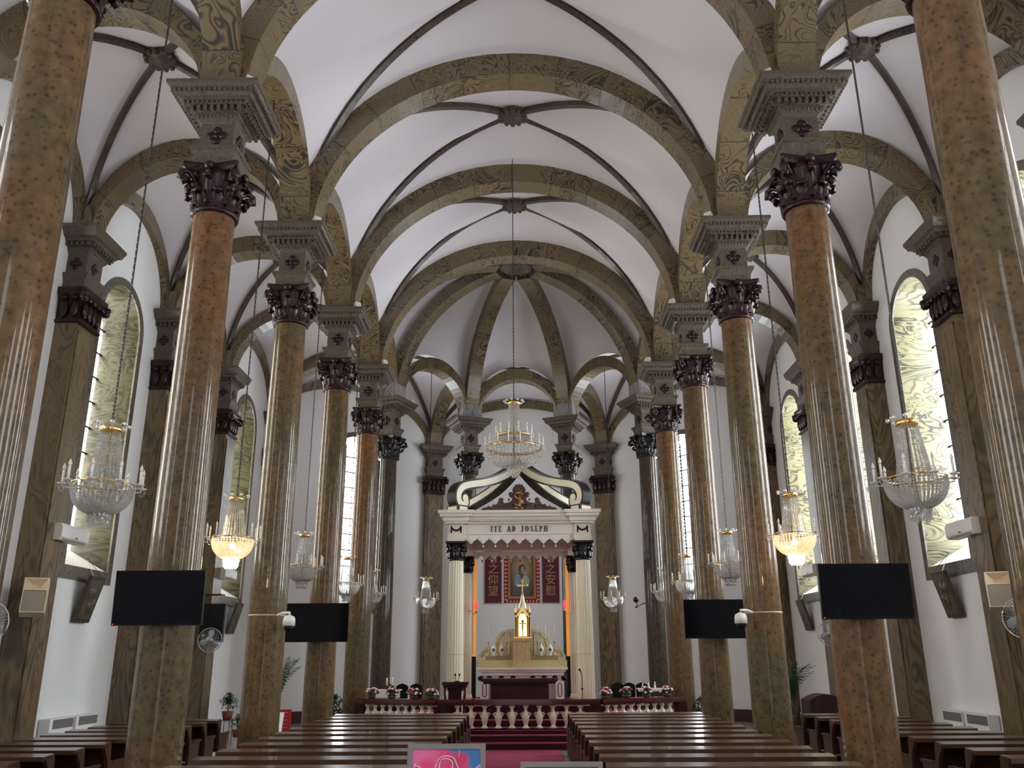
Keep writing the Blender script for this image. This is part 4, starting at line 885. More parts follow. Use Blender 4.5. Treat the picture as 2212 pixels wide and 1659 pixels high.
BULB = plain('bulb_glass', (.85, .75, .6), .15); CAND = plain('candle_sleeve', (.82, .76, .66), .4); CUP = plain('glass_cup', (.75, .72, .68), .1)
def chandelier(ztop, lit, label, group='crystal chandeliers between the nave columns', x=0, y=0, jit=0):
    E = empty('chandelier', (x, y, 3.85), jit, label, 'chandelier', group)
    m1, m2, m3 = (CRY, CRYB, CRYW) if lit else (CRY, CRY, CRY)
    b = MB(); n = int((ztop-4.5)/.045)
    for k in range(0, n, 1):
        z = .66+k*.045*(ztop-4.5)/(n*.045); M = T(0, 0, z, (k % 2)*PI/2)
        if k % 1 == 0: b.add([(.011, 0, -.028), (-.011, 0, -.028), (-.011, 0, .028), (.011, 0, .028), (.011, .006, -.028), (-.011, .006, -.028), (-.011, .006, .028), (.011, .006, .028)], [(0, 1, 2, 3), (7, 6, 5, 4), (0, 4, 5, 1), (2, 6, 7, 3), (1, 5, 6, 2), (0, 3, 7, 4)], False, M)
    b.tube([(.012, 0, .66), (.012, 0, ztop-3.85)], .004, 4); b.build('chain', CHAIN, E)
    b = MB(); b.lathe([(.10, .60), (.115, .61), (.115, .66), (.10, .665), (.02, .66)], 20); b.lathe([(.30, .02), (.318, .015), (.318, .03), (.30, .035), (.30, .02)], 28, caps=False)
    b.lathe([(.12, -.28), (.13, -.29), (.13, -.27), (.12, -.28)], 16, caps=False); b.tube([(0, 0, .6), (0, 0, -.25)], .008, 5); b.build('gilt_frame', GOLD, E)
    b = MB()
    for k in range(8): a = 2*PI*k/8; b.ball((.19*math.cos(a), .19*math.sin(a), .68), .024, 6, 5); b.tube([(.1*math.cos(a), .1*math.sin(a), .65), (.15*math.cos(a), .15*math.sin(a), .70), (.19*math.cos(a), .19*math.sin(a), .69)], .005, 4)
    b.build('crown_balls', m1, E)
    b = MB()
    for k in range(22):
        a = 2*PI*k/22
        for j in range(28):
            t = j/27; r = .10+.075*t; z = .60-.58*t; b.octa((r*math.cos(a), r*math.sin(a), z), .0115+.011*t, .0105)
    tag(b.build('bead_cone', m1, E), kind='stuff')
    b = MB()
    for k in range(40):
        a = 2*PI*k/40
        for j in range(15):
            t = j/14; r = .31*math.cos(t*1.15)+.0; z = -.01-.27*math.sin(t*1.35)/math.sin(1.35); b.octa((r*math.cos(a), r*math.sin(a), z), .021, .017)
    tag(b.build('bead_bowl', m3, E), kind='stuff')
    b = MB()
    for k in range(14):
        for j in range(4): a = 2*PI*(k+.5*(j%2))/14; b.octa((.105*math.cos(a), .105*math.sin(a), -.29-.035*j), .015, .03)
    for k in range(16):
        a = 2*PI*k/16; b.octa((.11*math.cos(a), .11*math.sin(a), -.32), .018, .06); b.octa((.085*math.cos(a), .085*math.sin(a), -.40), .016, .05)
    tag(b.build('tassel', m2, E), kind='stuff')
    for k in range(9):
        a = 2*PI*(k+.4)/9; c, s = math.cos(a), math.sin(a); b = MB()
        b.tube([(.30*c, .30*s, .01), (.34*c, .34*s, -.03), (.39*c, .39*s, -.02), (.40*c, .40*s, .01)], .007, 5); b.lathe([(.018, .0), (.045, .012), (.05, .02), (.018, .02)], 10, (.40*c, .40*s)); ar = b.build('candle_arm', CUP, E)
        for j in range(4): b = MB()
        b = MB(); b.lathe([(.0125, .02), (.0125, .16)], 8, (.40*c, .40*s)); b.build('candle_sleeve', CAND, ar)
        b = MB(); b.lathe([(.008, .16), (.017, .18), (.014, .20), (.002, .235)], 8, (.40*c, .40*s)); b.build('flame_bulb', BULB, ar)
        b = MB()
        for j in range(7): q = PI*j/6; b.octa(((.40+.03*math.cos(q))*c, (.40+.03*math.cos(q))*s, -.015-.05*math.sin(q)), .007, .009)
        b.octa((.43*c, .43*s, -.02), .008, .02); b.build('bead_loop', m1, ar)
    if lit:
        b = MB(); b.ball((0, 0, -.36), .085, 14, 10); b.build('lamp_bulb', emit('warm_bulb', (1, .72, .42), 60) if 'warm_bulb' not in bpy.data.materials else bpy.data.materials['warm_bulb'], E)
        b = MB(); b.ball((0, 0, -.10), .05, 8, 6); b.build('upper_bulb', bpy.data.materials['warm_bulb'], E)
    return E
pr_c = chandelier(11.9, False, 'x'); pr_l = chandelier(11.9, True, 'x')
who = {(13.33, -1): 'x'}
for i, y in enumerate((9.03+BAY, 17.63, 21.93)): pass
yl = [9.03, 13.33, 17.63, 21.93]
for s in (-1, 1):
    sd = SIDE[s]; opp = SIDE[-s]
    put(pr_c, (s*4.35, 9.03, 3.85), .3*s, f'unlit crystal chandelier, largest and nearest one on the {sd}, before the aisle window')
    put(pr_l, (s*4.35, 13.33, 3.84), .1*s, f'crystal chandelier glowing warm at its bottom, on the {sd} of the nave')
    put(pr_c, (s*4.33, 17.63, 3.84), .5*s, f'unlit crystal chandelier just above the farther television on the {sd}')
    put(pr_c, (s*4.28, 21.93, 3.84), .2*s, f'unlit crystal chandelier partly before the bright narrow window on the {sd}')
    put(pr_c, (s*4.30, 25.7, 3.86), .7*s, f'small unlit crystal chandelier half hidden by the last columns on the {sd}')
    put(pr_c, (s*3.05+.02, 28.6, 3.87), .0, f'distant crystal chandelier just {sd} of the altar canopy')
# main chandelier
E = empty('grand_chandelier', (-.03, 19.3, 6.65), .1, 'largest two tiered crystal chandelier hanging in the middle above the altar canopy', 'chandelier')
b = MB(); n = 150; z0, z1 = 1.17, 7.72
for k in range(n): b.add([(.012, 0, -.028), (-.012, 0, -.028), (-.012, 0, .028), (.012, 0, .028), (.012, .006, -.028), (-.012, .006, -.028), (-.012, .006, .028), (.012, .006, .028)], [(0, 1, 2, 3), (7, 6, 5, 4), (0, 4, 5, 1), (2, 6, 7, 3), (1, 5, 6, 2), (0, 3, 7, 4)], False, T(0, 0, z0+(z1-z0)*k/n, (k % 2)*PI/2))
b.tube([(0, 0, z0), (0, 0, z1+.05)], .008, 5); b.build('chain', CHAIN, E)
b = MB(); b.tube([(0, 0, 7.72), (0, .05, 7.84), (-.08, .2, 7.84)], .02, 6); b.build('ceiling_hook', CHAIN, E)
b = MB(); b.lathe([(.13, 1.08), (.15, 1.09), (.15, 1.14), (.02, 1.16)], 20)
for r, z in ((.42, .30), (.64, .02)): b.lathe([(r-.02, z), (r+.01, z-.02), (r+.015, z+.02), (r-.02, z+.04), (r-.02, z)], 40, caps=False)
b.tube([(0, 0, 1.1), (0, 0, -.4)], .015, 6); b.build('gilt_frame', GOLD, E)
b = MB()
for k in range(10): a = 2*PI*k/10; b.ball((.22*math.cos(a), .22*math.sin(a), 1.16), .03, 6, 5)
b.build('crown_balls', CRY, E)
b = MB()
for k in range(28):
    a = 2*PI*k/28
    for j in range(26): t = j/25; r = .115+.06*t; b.octa((r*math.cos(a), r*math.sin(a), 1.06-.74*t), .016, .018)
tag(b.build('bead_cone', CRY, E), kind='stuff')
b = MB()
for k in range(44):
    a = 2*PI*k/44
    for j in range(13): t = j/12; r = .67*math.cos(t*1.2); b.octa((r*math.cos(a), r*math.sin(a), -.0-.42*math.sin(t*1.3)), .026, .02)
    for j in range(9): t = j/8; b.octa(((.17+.24*t)*math.cos(a), (.17+.24*t)*math.sin(a), .33-.05*t), .015, .012)
    for j in range(6): t = j/5; r = .42-.03*t; b.octa((r*math.cos(a), r*math.sin(a), .28-.2*t), .014, .02)
tag(b.build('bead_bowl', CRY, E), kind='stuff')
b = MB()
for k in range(18):
    for j in range(6): a = 2*PI*k/18; t = j/5; r = .15*math.cos((t-.3)*1.8); b.octa((r*math.cos(a), r*math.sin(a), -.40-.24*t), .017, .03)
tag(b.build('tassel', CRY, E), kind='stuff')
for cnt, R0, zz in ((12, .43, .32), (16, .68, .04)):
    for k in range(cnt):
        a = 2*PI*(k+.3)/cnt; c, s = math.cos(a), math.sin(a); b = MB(); b.tube([((R0-.06)*c, (R0-.06)*s, zz-.02), (R0*c, R0*s, zz)], .008, 5); b.lathe([(.02, zz), (.05, zz+.01), (.02, zz+.02)], 8, (R0*c, R0*s)); ar = b.build('candle_arm', CUP, E)
        b = MB(); b.lathe([(.014, zz+.02), (.014, zz+.19)], 8, (R0*c, R0*s)); b.build('candle_sleeve', CAND, ar)
        b = MB(); b.lathe([(.009, zz+.19), (.018, zz+.21), (.002, zz+.26)], 8, (R0*c, R0*s)); b.build('flame_bulb', BULB, ar)
# ---------------------------------------------------------------- televisions, cameras, speakers, fans, air conditioners
LEDR = emit('red_led', (1, .05, .05), 4)
def tv(x, y, z, w_, h, label, tilt=0, sidebar=0):
    E = empty('television', (x, y, z), 0, label, 'television', 'televisions on the nave columns'); M = Matrix.Rotation(tilt, 4, 'X')
    b = MB(); b.bx(-w_/2, w_/2, 0, .05, -h/2, h/2, M); b.build('television_case', BLACK, E)
    b = MB(); b.bx(-w_/2+.012, w_/2-.012, -.004, .0, -h/2+.03, h/2-.012, M); b.build('screen', SCREEN, E)
    b = MB(); b.bx(-.12, .12, .05, .16, -.15, .15, M); b.build('wall_bracket', STEEL, E)
    if sidebar: b = MB(); b.ball((-w_/2+.02, -.006, -h/2+.018), .007, 6, 4, M); b.build('standby_light', LEDR, E)
tv(-4.29, 10.66, 2.79, 1.10, .655, 'large black television on the nearest full column at the left', .05, 1)
tv(4.31, 10.66, 2.82, 1.10, .655, 'large black television on the nearest full column at the right', .05, 1)
tv(-4.37, 19.3, 2.81, 1.39, .82, 'black television farther down the left side of the nave', .04)
tv(4.35, 19.3, 2.84, 1.39, .82, 'black television farther down the right side of the nave', .04)
for s in (-1, 1):
    E = empty('security_camera', (s*3.86, 15.12, 2.80), 0, f'white dome security camera on a bracket of the {SIDE[s]} column behind the large television', 'camera', 'dome security cameras')
    b = MB(); b.tube([(s*.28, .16, -.02), (s*.12, .05, .02), (0, 0, .02), (0, 0, -.03)], .022, 8); b.build('camera_bracket', WHITEP, E)
    b = MB(); b.lathe([(.03, -.02), (.09, -.05), (.105, -.10), (.105, -.20)], 18); b.build('camera_housing', WHITEP, E)
    b = MB(); b.lathe([(.085, -.20), (.075, -.25), (.04, -.285), (.002, -.295)], 16); b.build('camera_dome', BLACK, E)
    b = MB(); b.lathe([(.327, 2.77), (.331, 2.772), (.331, 2.80), (.327, 2.802)], 40, (s*S, Yc(3)), caps=False); tag(b.build('column_band', plain('pale_seam', (.45, .33, .24), .3) if s < 0 else bpy.data.materials['pale_seam']), f'thin pale band round the {SIDE[s]} column that carries the security camera', 'band', 'pale bands round the camera columns')
BEI = plain('beige_plastic', (.70, .56, .38), .5); GRL = plain('speaker_grille', (.30, .25, .19), .7)
for s in (-1, 1):
    E = empty('loudspeaker', (s*8.12, 14.75, 3.12), -s*.45, f'beige horn loudspeaker mounted on the {SIDE[s]} wall pilaster', 'loudspeaker', 'beige loudspeakers'); M = Matrix.Rotation(-.25, 4, 'X')
    b = MB(); b.bx(-.19, .19, 0, .28, -.30, -.28, M); b.bx(-.19, .19, 0, .28, .28, .30, M); b.bx(-.19, -.17, 0, .28, -.28, .28, M); b.bx(.17, .19, 0, .28, -.28, .28, M); b.bx(-.17, .17, .10, .28, -.28, .28, M)
    b.add([(-.17, 0, .28), (.17, 0, .28), (.05, .1, .2), (-.05, .1, .2), (-.17, 0, .08), (.17, 0, .08), (.05, .1, .14), (-.05, .1, .14)], [(0, 3, 2, 1), (4, 5, 6, 7), (0, 4, 7, 3), (1, 2, 6, 5)], False, M); b.build('speaker_case', BEI, E)
    b = MB(); b.bx(-.165, .165, -.005, .09, -.28, .07, M); b.build('speaker_grille', GRL, E)
    b = MB(); b.tube([(0, .28, 0), (s*.1, .36, 0)], .03, 6); b.build('wall_bracket', BLACK, E)
def wall_fan(x, y, z, s, face, label, r=.30):
    E = empty('wall_fan', (x, y, z), face, label, 'fan', 'grey wall fans')
    b = MB()
    for k in range(36): a = 2*PI*k/36; b.tube([(.05*math.cos(a), -.09, .05*math.sin(a)), (r*.7*math.cos(a), -.08, r*.7*math.sin(a)), (r*math.cos(a), 0, r*math.sin(a)), (r*.7*math.cos(a), .08, r*.7*math.sin(a)), (.07*math.cos(a), .10, .07*math.sin(a))], .003, 3)
    b.tube([(r*math.cos(2*PI*k/30), 0, r*math.sin(2*PI*k/30)) for k in range(30)], .011, 5, None, True); b.build('fan_cage', plain('fan_wire', (.55, .55, .56), .25, metal=.6) if 'fan_wire' not in bpy.data.materials else bpy.data.materials['fan_wire'], E)
    for k in range(3):
        b = MB(); M = Matrix.Rotation(2*PI*k/3, 4, 'Y') @ Matrix.Rotation(.3, 4, 'Z'); b.prism([(-.04, .03), (.04, .03), (.11, .15), (.10, .24), (.0, .27), (-.07, .2)], -.004, .004, M, True); b.build('fan_blade', plain('fan_blade', (.30, .33, .35), .2) if 'fan_blade' not in bpy.data.materials else bpy.data.materials['fan_blade'], E)
    b = MB(); b.ball((0, .12, 0), .09, 10, 7, None, (1, 1.2, 1)); b.ball((0, -.09, 0), .05, 8, 6, None, (1, .4, 1)); b.build('fan_motor', STEEL, E)
    b = MB(); b.tube([(0, .15, -.05), (0, .30, -.16), (0, .42, -.16)], .025, 7); b.build('fan_arm', STEEL, E)
wall_fan(-7.95, 13.35, 2.62, -1, 1.15, 'grey wall fan at the left edge of the photo, below the beige loudspeaker')
wall_fan(7.98, 14.0, 2.62, 1, -1.0, 'grey wall fan at the right edge of the photo, below the beige loudspeaker')
wall_fan(-7.95, 22.9, 2.52, -1, .55, 'grey wall fan behind the large left television')
wall_fan(8.0, 22.9, 2.6, 1, -.55, 'grey wall fan beside the large right television, over the palm')
def aircon(x, y, z, s, label):
    E = empty('air_conditioner', (x, y, z), s*-PI/2, label, 'air conditioner', 'white air conditioners')
    b = MB(); b.prism([(0, 0), (-.20, -.0), (-.24, .06), (-.24, .24), (-.20, .30), (0, .30)], -.5, .5, T(0, 0, 0, PI/2) @ Matrix.Rotation(0, 4, 'Z')); b.build('casing', WHITEP, E)
    b = MB(); b.bx(-.42, .42, -.225, -.20, .01, .05); b.build('air_flap', GRL, E)
    b = MB(); b.bx(.0, .08, -.245, -.24, .07, .09); b.build('display', BLACK, E)
for s in (-1, 1):
    aircon(s*8.42, 15.92, 4.14, s, f'white wall air conditioner by the first window in view, {SIDE[s]} aisle'); aircon(s*8.42, 24.75, 4.2, s, f'small distant white air conditioner by the second window in view, {SIDE[s]} aisle')
# black loudspeaker on the farther left pilaster
E = empty('monitor_speaker', (-8.1, 23.3, 2.52), .2, 'black box loudspeaker on the left wall, just right of the large television', 'loudspeaker')
b = MB(); b.bx(-.30, .30, 0, .35, 0, .95, Matrix.Rotation(-.12, 4, 'X')); b.build('speaker_case', BLACK, E); b = MB(); b.lathe([(.04, 0), (.05, .01), (.02, .02)], 12, M=T(-.18, .0, .12, 0, PI/2)); b.build('speaker_badge', STEEL, E)
b = MB(); b.bx(-8.6, -7.9, 23.3, 23.6, 3.68, 3.71); tag(b.build('wall_shelf', DWOOD), 'thin dark shelf above the black loudspeaker on the left', 'shelf')
# stations of the cross
def station(s, y, label):
    E = empty('relief_panel', (s*8.72, y, 2.78), 0, label, 'picture', 'dark relief panels under the aisle windows'); M = Matrix.Rotation(s*-.26*-1 if False else -s*.26, 4, 'Y')
    b = MB(); b.bx(-.03, .03, -.30, .30, 0, .92, M); b.build('panel_frame', plain('bronze_frame', (.07, .058, .04), .4, metal=.2) if 'bronze_frame' not in bpy.data.materials else bpy.data.materials['bronze_frame'], E)
    x = -s*.035; b = MB(); b.bx(min(x, 0), max(x, 0), -.24, .24, .07, .85, M)
    r_ = random.Random(int(y)); 
    for k in range(9): b.ball((x, r_.uniform(-.15, .15), r_.uniform(.15, .7)), r_.uniform(.04, .08), 7, 5, M, (.35, 1, 1.4))
    b.build('relief', plain('bronze_relief', (.12, .10, .06), .4, metal=.3, bump=.6, bscale=20, var=.4) if 'bronze_relief' not in bpy.data.materials else bpy.data.materials['bronze_relief'], E)
    b = MB(); tp = M @ Vector((0, 0, .92)); b.tube([(tp.x, -.2, tp.z), (s*.03, 0, 1.25), (tp.x, .2, tp.z)], .006, 4); b.ball((s*.03, 0, 1.25), .02, 6, 4); b.build('hanging_cord', CHAIN, E)
for s in (-1, 1):
    station(s, 17.6, f'dark bronze relief panel leaning out under the nearer {SIDE[s]} aisle window'); station(s, 26.7, f'dark bronze relief panel under the farther {SIDE[s]} aisle window')
for s in (-1, 1):
    for k, y in enumerate((17.15, 18.12)):
        E = empty('radiator', (s*8.76, y, 0), s*-PI/2, f'white radiator cover with a grey grille by the {SIDE[s]} aisle wall, {"nearer" if k == 0 else "farther"} of the pair', 'radiator', 'radiator covers')
        b = MB(); b.bx(-.44, .44, -.2, 0, 0, 1.02); b.build('radiator_case', WALLM, E)
        b = MB(); b.bx(-.33, .42, -.205, -.2, .84, 1.0); b.build('grille', GRL if False else STEEL, E)
b = MB(); b.bx(-8.78, -8.55, 22.4, 22.8, 1.0, 1.75); tag(b.build('fire_cabinet', plain('red_enamel', (.45, .02, .02), .4)), 'red fire cabinet on the left wall, just right of the television column', 'cabinet')
# spotlights on the imposts
def spot(x, y, rz, label):
    E = empty('spotlight', (x, y, 10.2), rz, label, 'spotlight', 'white spotlights on the column tops')
    b = MB(); b.bx(-.07, .07, -.05, .05, .05, .22, Matrix.Rotation(-.45, 4, 'X')); b.build('lamp_head', WHITEP, E)
    b = MB(); b.bx(-.03, .03, -.02, .02, 0, .08); b.build('lamp_foot', STEEL, E)
for s in (-1, 1):
    for i in (2, 3, 4, 5): spot(s*(S-.52), Yc(i)-.45, s*-.7, f'small white spotlight on top of the {SIDE[s]} column '+{2: 'that carries the large television', 3: 'with the security camera', 4: 'that carries the farther television', 5: 'last in the nave row'}[i])
for k in range(4): spot(-4.05+.17*k, 26.90+.30*k, .6, 'small white spotlight on the left dark apse column, '+['nearest the nave', 'second of four', 'third of four', 'farthest of four'][k])
for k in range(2): spot(4.05-.17*k, 26.90+.3*k, -.6, 'small white spotlight on the right dark apse column, '+['nearer one', 'farther one'][k])
# ---------------------------------------------------------------- chairs, tables, plants, posters
for s in (-1, 1):
    for k in range(3):
        x = [-3.95, -3.52, -3.1][k] if s < 0 else [2.95, 3.3, 3.68][k]
        E = empty('sanctuary_chair', (x, 27.0, .38), 0, f'black high backed chair {SIDE[s]} of the altar, {["left", "middle", "right"][k]} of three', 'chair', 'black chairs beside the altar')
        b = MB(); b.bx(-.20, .20, -.22, .22, .40, .46); b.build('seat', BLACK, E)
        b = MB(); b.prism([(-.17, .46), (.17, .46), (.18, .86), (.10, .91), (0, .94), (-.10, .91), (-.18, .86)], .18, .23); b.build('backrest', BLACK, E)
        for a in (-.17, .17):
            for c in (-.19, .19): b = MB(); b.bx(a-.02, a+.02, c-.02, c+.02, 0, .40); b.build('leg', BLACK, E)
for s in (-1, 1):
    E = empty('side_table', (s*3.75, 26.0, .38), 0, f'small table under a white cloth {SIDE[s]} of the altar', 'table', 'white covered side tables')
    b = MB(); b.bx(-.36, .36, -.25, .25, .78, .81); b.bx(-.37, .37, -.26, -.25, .60, .81) if s < 0 else b.bx(-.37, .37, -.26, -.25, .74, .81); b.build('white_cloth', WHITEP, E)
    for a in (-.32, .32):
        for c in (-.2, .2): b = MB(); b.bx(a-.02, a+.02, c-.02, c+.02, 0, .78); b.build('leg', DWOOD, E)
E = empty('candle_holder', (-3.72, 26.0, 1.19), 0, 'brass holder with two white candles on the left side table', 'candlestick')
b = MB(); b.lathe([(.06, 0), (.02, .04), (.02, .1)], 10); b.tube([(-.08, 0, .12), (0, 0, .08), (.08, 0, .12)], .015, 5); b.build('brass_stand', BRASS, E)
for x, h in ((-.08, .32), (.08, .34)): b = MB(); b.lathe([(.025, .12), (.025, h)], 8, (x, 0)); b.build('candle', IVORY, E)
for k, x in enumerate((3.55, 3.72, 3.9)):
    b = MB(); b.lathe([(.03, 0), (.035, .05), (.015, .09+.02*k), (.02, .14+.02*k)], 10, (x, 26.0), T(0, 0, 1.19)); tag(b.build('cruet', CUP), 'small glass cruet on the right side table, '+['left', 'middle', 'right'][k]+' of three', 'cruet', 'cruets on the right side table')
# palms and potted plants
def palm(x, y, z, h, label, potm, poth, potr, seed, fr=11):
    r_ = random.Random(seed); E = empty('potted_palm', (x, y, z), 0, label, 'plant', 'potted palms')
    b = MB(); b.lathe([(potr*.62, 0), (potr*.7, .03), (potr, poth), (potr*.92, poth), (potr*.9, poth-.04), (.01, poth-.04)], 20); b.build('pot', potm, E)
    st = MB(); lf = MB()
    for k in range(fr):
        a = 2*PI*k/fr+r_.uniform(-.3, .3); ln = h*r_.uniform(.6, 1); sp = r_.uniform(.25, .6)*h*.75; path = []
        for j in range(9): t = j/8; path.append(Vector((math.cos(a)*sp*t**1.6, math.sin(a)*sp*t**1.6, poth+ln*(t-.25*t**3))))
        st.tube(path, [.012*(1-.8*j/8) for j in range(9)], 4)
        for j in range(3, 9):
            for s in (-1, 1):
                for e in range(2):
                    p = path[j]-(path[j]-path[j-1])*(.5*e); tn = (path[j]-path[j-1]).normalized(); sd = tn.cross(Vector((0, 0, 1))).normalized()*s; L_ = .30*h*.55*(1-.35*abs(j-5.5)/3)
                    q = p+(sd*.8+tn*.6)*L_+Vector((0, 0, -.25*L_)); m_ = (p+q)/2+Vector((0, 0, .03)); wv = tn*.016
                    lf.add([p, m_-wv, q, m_+wv], [(0, 1, 2, 3)])
    st.build('stem', LEAF, E); tag(lf.build('frond_leaves', LEAF, E), kind='stuff')
palm(-5.85, 21.9, 0, 1.65, 'palm in a tall white pot left of the nave, behind the camera column', WHITEP, .82, .22, 3)
palm(7.0, 23.7, .3, 1.75, 'palm in the right aisle beside the brown covered cabinet', BASK, .3, .2, 5, 18)
def bush(x, y, z, r, label, seed, n=260, pot=True):
    r_ = random.Random(seed); E = empty('potted_plant', (x, y, z), 0, label, 'plant', 'leafy potted plants'); lf = MB()
    if pot: b = MB(); b.lathe([(r*.35, 0), (r*.5, r*.7), (.01, r*.66)], 14); b.build('pot', plain('clay', (.25, .06, .04), .6) if 'clay' not in bpy.data.materials else bpy.data.materials['clay'], E)
    b = MB(); b.tube([(0, 0, r*.6), (0, 0, r*1.6)], .015, 5); b.build('stem', LEAF, E)
    for k in range(n):
        a = r_.uniform(0, 2*PI); e = r_.uniform(-.5, 1.5); q = r*r_.uniform(.4, 1); p = Vector((q*math.cos(a)*math.cos(e), q*math.sin(a)*math.cos(e), r*1.3+q*math.sin(e)*.9))
        M = Matrix.Translation(p) @ Matrix.Rotation(a, 4, 'Z') @ Matrix.Rotation(r_.uniform(-.6, 1.2), 4, 'Y'); L_ = r*.28; lf.add([(0, -L_*.3, 0), (L_*.6, 0, .01), (0, L_*.3, 0), (-L_*.5, 0, 0)], [(0, 1, 2, 3)], False, M)
    tag(lf.build('leaves', LEAF, E), kind='stuff')
bush(-7.55, 23.6, .55, .30, 'dark leafy plant on a low stand against the left wall', 1); bush(-7.0, 23.9, 1.0, .28, 'leafy plant in a red pot on a tall stand in the left aisle', 2); bush(-7.2, 23.4, .15, .26, 'small dark plant low on the floor in the left aisle', 3, 150)
for x, z in ((-7.55, .55), (-7.0, 1.0)):
    b = MB(); y = 23.6 if z < .9 else 23.9; b.bx(x-.13, x+.13, y-.13, y+.13, z-.03, z)
    for a in (-.11, .11):
        for c in (-.11, .11): b.bx(x+a-.012, x+a+.012, y+c-.012, y+c+.012, 0, z-.03)
    tag(b.build('plant_stand', STEEL if z < .9 else DWOOD), 'thin legged '+('low' if z < .9 else 'tall')+' stand under a leafy plant in the left aisle', 'plant stand')
bush(-4.75, 23.3, .25, .42, 'wide dark green plant beside the left end of the communion rail', 4, 300); bush(4.85, 23.9, .3, .36, 'dark green plant beside the right end of the communion rail', 5, 300)
E = empty('sign_board', (-5.95, 23.2, 0), .15, 'red board with small white lettering on the floor behind the white pot', 'sign')
b = MB(); b.bx(-.16, .16, 0, .03, .30, .82); b.build('board', plain('red_board', (.50, .015, .03), .5), E); b = MB()
for k in range(5): b.bx(-.08, .08-.02*(k % 2), -.004, 0, .38+k*.09, .395+k*.09)
b.build('lettering', PK_, E); b = MB(); b.bx(-.12, .12, -.08, .12, 0, .02); b.bx(-.01, .01, 0, .02, 0, .31); b.build('board_foot', BLACK, E)
b = MB(); n = 14; vs = []; 
for j, yy in enumerate((22.4, 23.1)):
    for k in range(n+1): t = k/n; vs.append((7.15+1.1*t, yy, 1.02+.16*math.sin(PI*min(1, t*1.25))-.05*t))
for j, yy in enumerate((22.38, 23.12)):
    for k in range(n+1): t = k/n; vs.append((7.13+1.14*t, yy+.015*math.sin(k*2.1), 0))
m = n+1; fs = [(k, k+1, m+k+1, m+k) for k in range(n)]+[(k, 2*m+k, 2*m+k+1, k+1) for k in range(n)]+[(m+k, m+k+1, 3*m+k+1, 3*m+k) for k in range(n)]+[(0, m, 3*m, 2*m), (n, 2*m+n, 3*m+n, m+n)]
b.add(vs, fs); tag(b.build('draped_cabinet', plain('brown_drape', (.05, .018, .02), .85)), 'cabinet draped in dark brown cloth in the right aisle, right of the palm', 'cabinet')
# picture stands before the camera
SIL = plain('brushed_frame', (.20, .19, .185), .4, metal=.3)
def stand(x0, x1, y, zt, face, label, name='picture_stand'):
    cx = (x0+x1)/2; w_ = (x1-x0); E = empty(name, (cx, y, 0), 0, label, 'picture stand'); h = w_/2; M = T(0, 0, zt, 0, -.14)
    b = MB(); fr = .032; Hh = .8
    b.bx(-h, h, -.015, .015, -fr, 0, M); b.bx(-h, h, -.015, .015, -Hh, -Hh+fr, M); b.bx(-h, -h+fr, -.015, .015, -Hh+fr, -fr, M); b.bx(h-fr, h, -.015, .015, -Hh+fr, -fr, M); b.build('frame', SIL, E)
    for s in (-1, 1): b = MB(); b.tube([(s*h*.8, -.11, zt-.8), (s*h*.95, -.2, 0)], .012, 6); b.build('leg', BLACK, E)
    b = MB(); b.tube([(0, .03, zt-.3), (0, .45, 0)], .012, 6); b.build('leg', BLACK, E)
    b = MB(); b.bx(-h+fr, h-fr, -.008, .008, -Hh+fr, -fr, M); b.build('poster', face, E); return E, M, h
def poster_mat():
    m, nt, b = nm('poster_print'); L = nt.links.new; tc = N(nt, 'ShaderNodeTexCoord'); no = N(nt, 'ShaderNodeTexNoise'); no.inputs['Scale'].default_value = 5; L(tc.outputs['Object'], no.inputs['Vector'])
    r = ramp(nt, [(.35, (.62, .02, .13)), (.5, (.80, .05, .22)), (.65, (.78, .16, .36))]); L(no.outputs[0], r.inputs[0])
    sx = N(nt, 'ShaderNodeSeparateXYZ'); L(tc.outputs['Object'], sx.inputs[0]); a = N(nt, 'ShaderNodeMath', operation='MULTIPLY_ADD'); L(sx.outputs[0], a.inputs[0]); a.inputs[1].default_value = 1.6
    n2 = N(nt, 'ShaderNodeTexNoise'); n2.inputs['Scale'].default_value = 7; n2.inputs['Detail'].default_value = 1; L(tc.outputs['Object'], n2.inputs['Vector']); L(n2.outputs[0], a.inputs[2])
    zz = N(nt, 'ShaderNodeMath', operation='MULTIPLY_ADD'); L(sx.outputs[2], zz.inputs[0]); zz.inputs[1].default_value = 1.8; zz.inputs[2].default_value = -2.6; ad = N(nt, 'ShaderNodeMath', operation='ADD'); L(a.outputs[0], ad.inputs[0]); L(zz.outputs[0], ad.inputs[1])
    rr = ramp(nt, [(.62, (0, 0, 0)), (.74, (1, 1, 1))]); L(ad.outputs[0], rr.inputs[0]); mx = N(nt, 'ShaderNodeMix', data_type='RGBA'); L(rr.outputs[0], mx.inputs[0]); L(r.outputs[0], mx.inputs[6]); mx.inputs[7].default_value = (.03, .16, .42, 1)
    L(mx.outputs[2], b.inputs['Base Color']); b.inputs['Roughness'].default_value = .35; return m
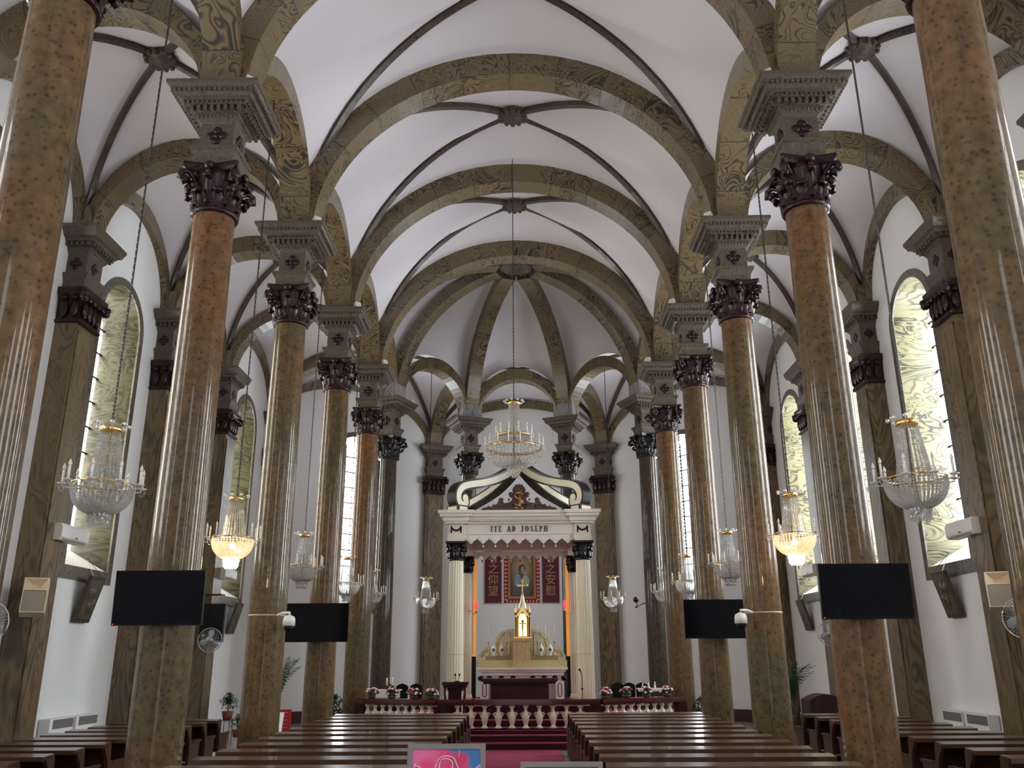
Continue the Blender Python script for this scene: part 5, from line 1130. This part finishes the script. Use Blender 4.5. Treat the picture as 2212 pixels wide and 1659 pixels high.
E, M, h = stand(-.59, -.085, 6.0, 1.55, poster_mat(), 'pink and blue poster with a white line drawing of a figure, at the bottom edge')
WL = plain('line_white', (.85, .62, .74), .5)
def ln(pts, r=.0036):
    b = MB(); P_ = []
    for i in range(len(pts)-1):
        p0 = Vector(pts[max(i-1, 0)]); p1 = Vector(pts[i]); p2 = Vector(pts[i+1]); p3 = Vector(pts[min(i+2, len(pts)-1)])
        for k in range(5): t = k/5; P_.append(.5*((2*p1)+(-p0+p2)*t+(2*p0-5*p1+4*p2-p3)*t*t+(-p0+3*p1-3*p2+p3)*t**3))
    P_.append(Vector(pts[-1])); b.tube([(p.x, -.010, p.y) for p in P_], r, 4, M); b.build('line_drawing', WL, E)
ln([(-.045, -.145), (-.035, -.10), (0, -.09), (.035, -.105), (.04, -.145), (.02, -.18), (-.02, -.185), (-.045, -.145)]); ln([(-.12, -.21), (-.08, -.16), (-.05, -.095), (-.01, -.075), (.045, -.085), (.07, -.13), (.10, -.18), (.13, -.2)])
ln([(-.21, -.13), (-.17, -.14), (-.15, -.18), (-.10, -.215), (-.04, -.205), (.04, -.21), (.1, -.21), (.16, -.18), (.20, -.14), (.225, -.125), (.21, -.15), (.17, -.2), (.13, -.26)]); ln([(-.20, -.12), (-.205, -.15), (-.18, -.19), (-.14, -.24), (-.10, -.30)])
ln([(.08, -.08), (.085, -.05), (.08, -.035)], .0015)
MAR = plain('maroon_print', (.12, .02, .035), .3)
E, M, h = stand(.14, .67, 6.0, 1.44, MAR, 'silver framed maroon notice right of the pink poster, only its top showing')
b = MB(); b.bx(-h+.05, h-.05, -.012, -.008, -.058, -.052, M); b.build('printed_line', SIL, E)

E = empty('wall_heater', (3.62, 33.86, 1.30), math.atan2(-5.28, 5.0)+PI, 'narrow grey box on the wall, right of the far right pilaster behind the altar', 'wall unit')
b = MB(); b.bx(-.13, .13, -.12, 0, 0, 1.15); b.build('unit_case', plain('grey_case', (.32, .34, .33), .5), E); b = MB(); b.bx(-.09, .09, -.13, -.12, .1, 1.0); b.build('unit_grille', STEEL, E)
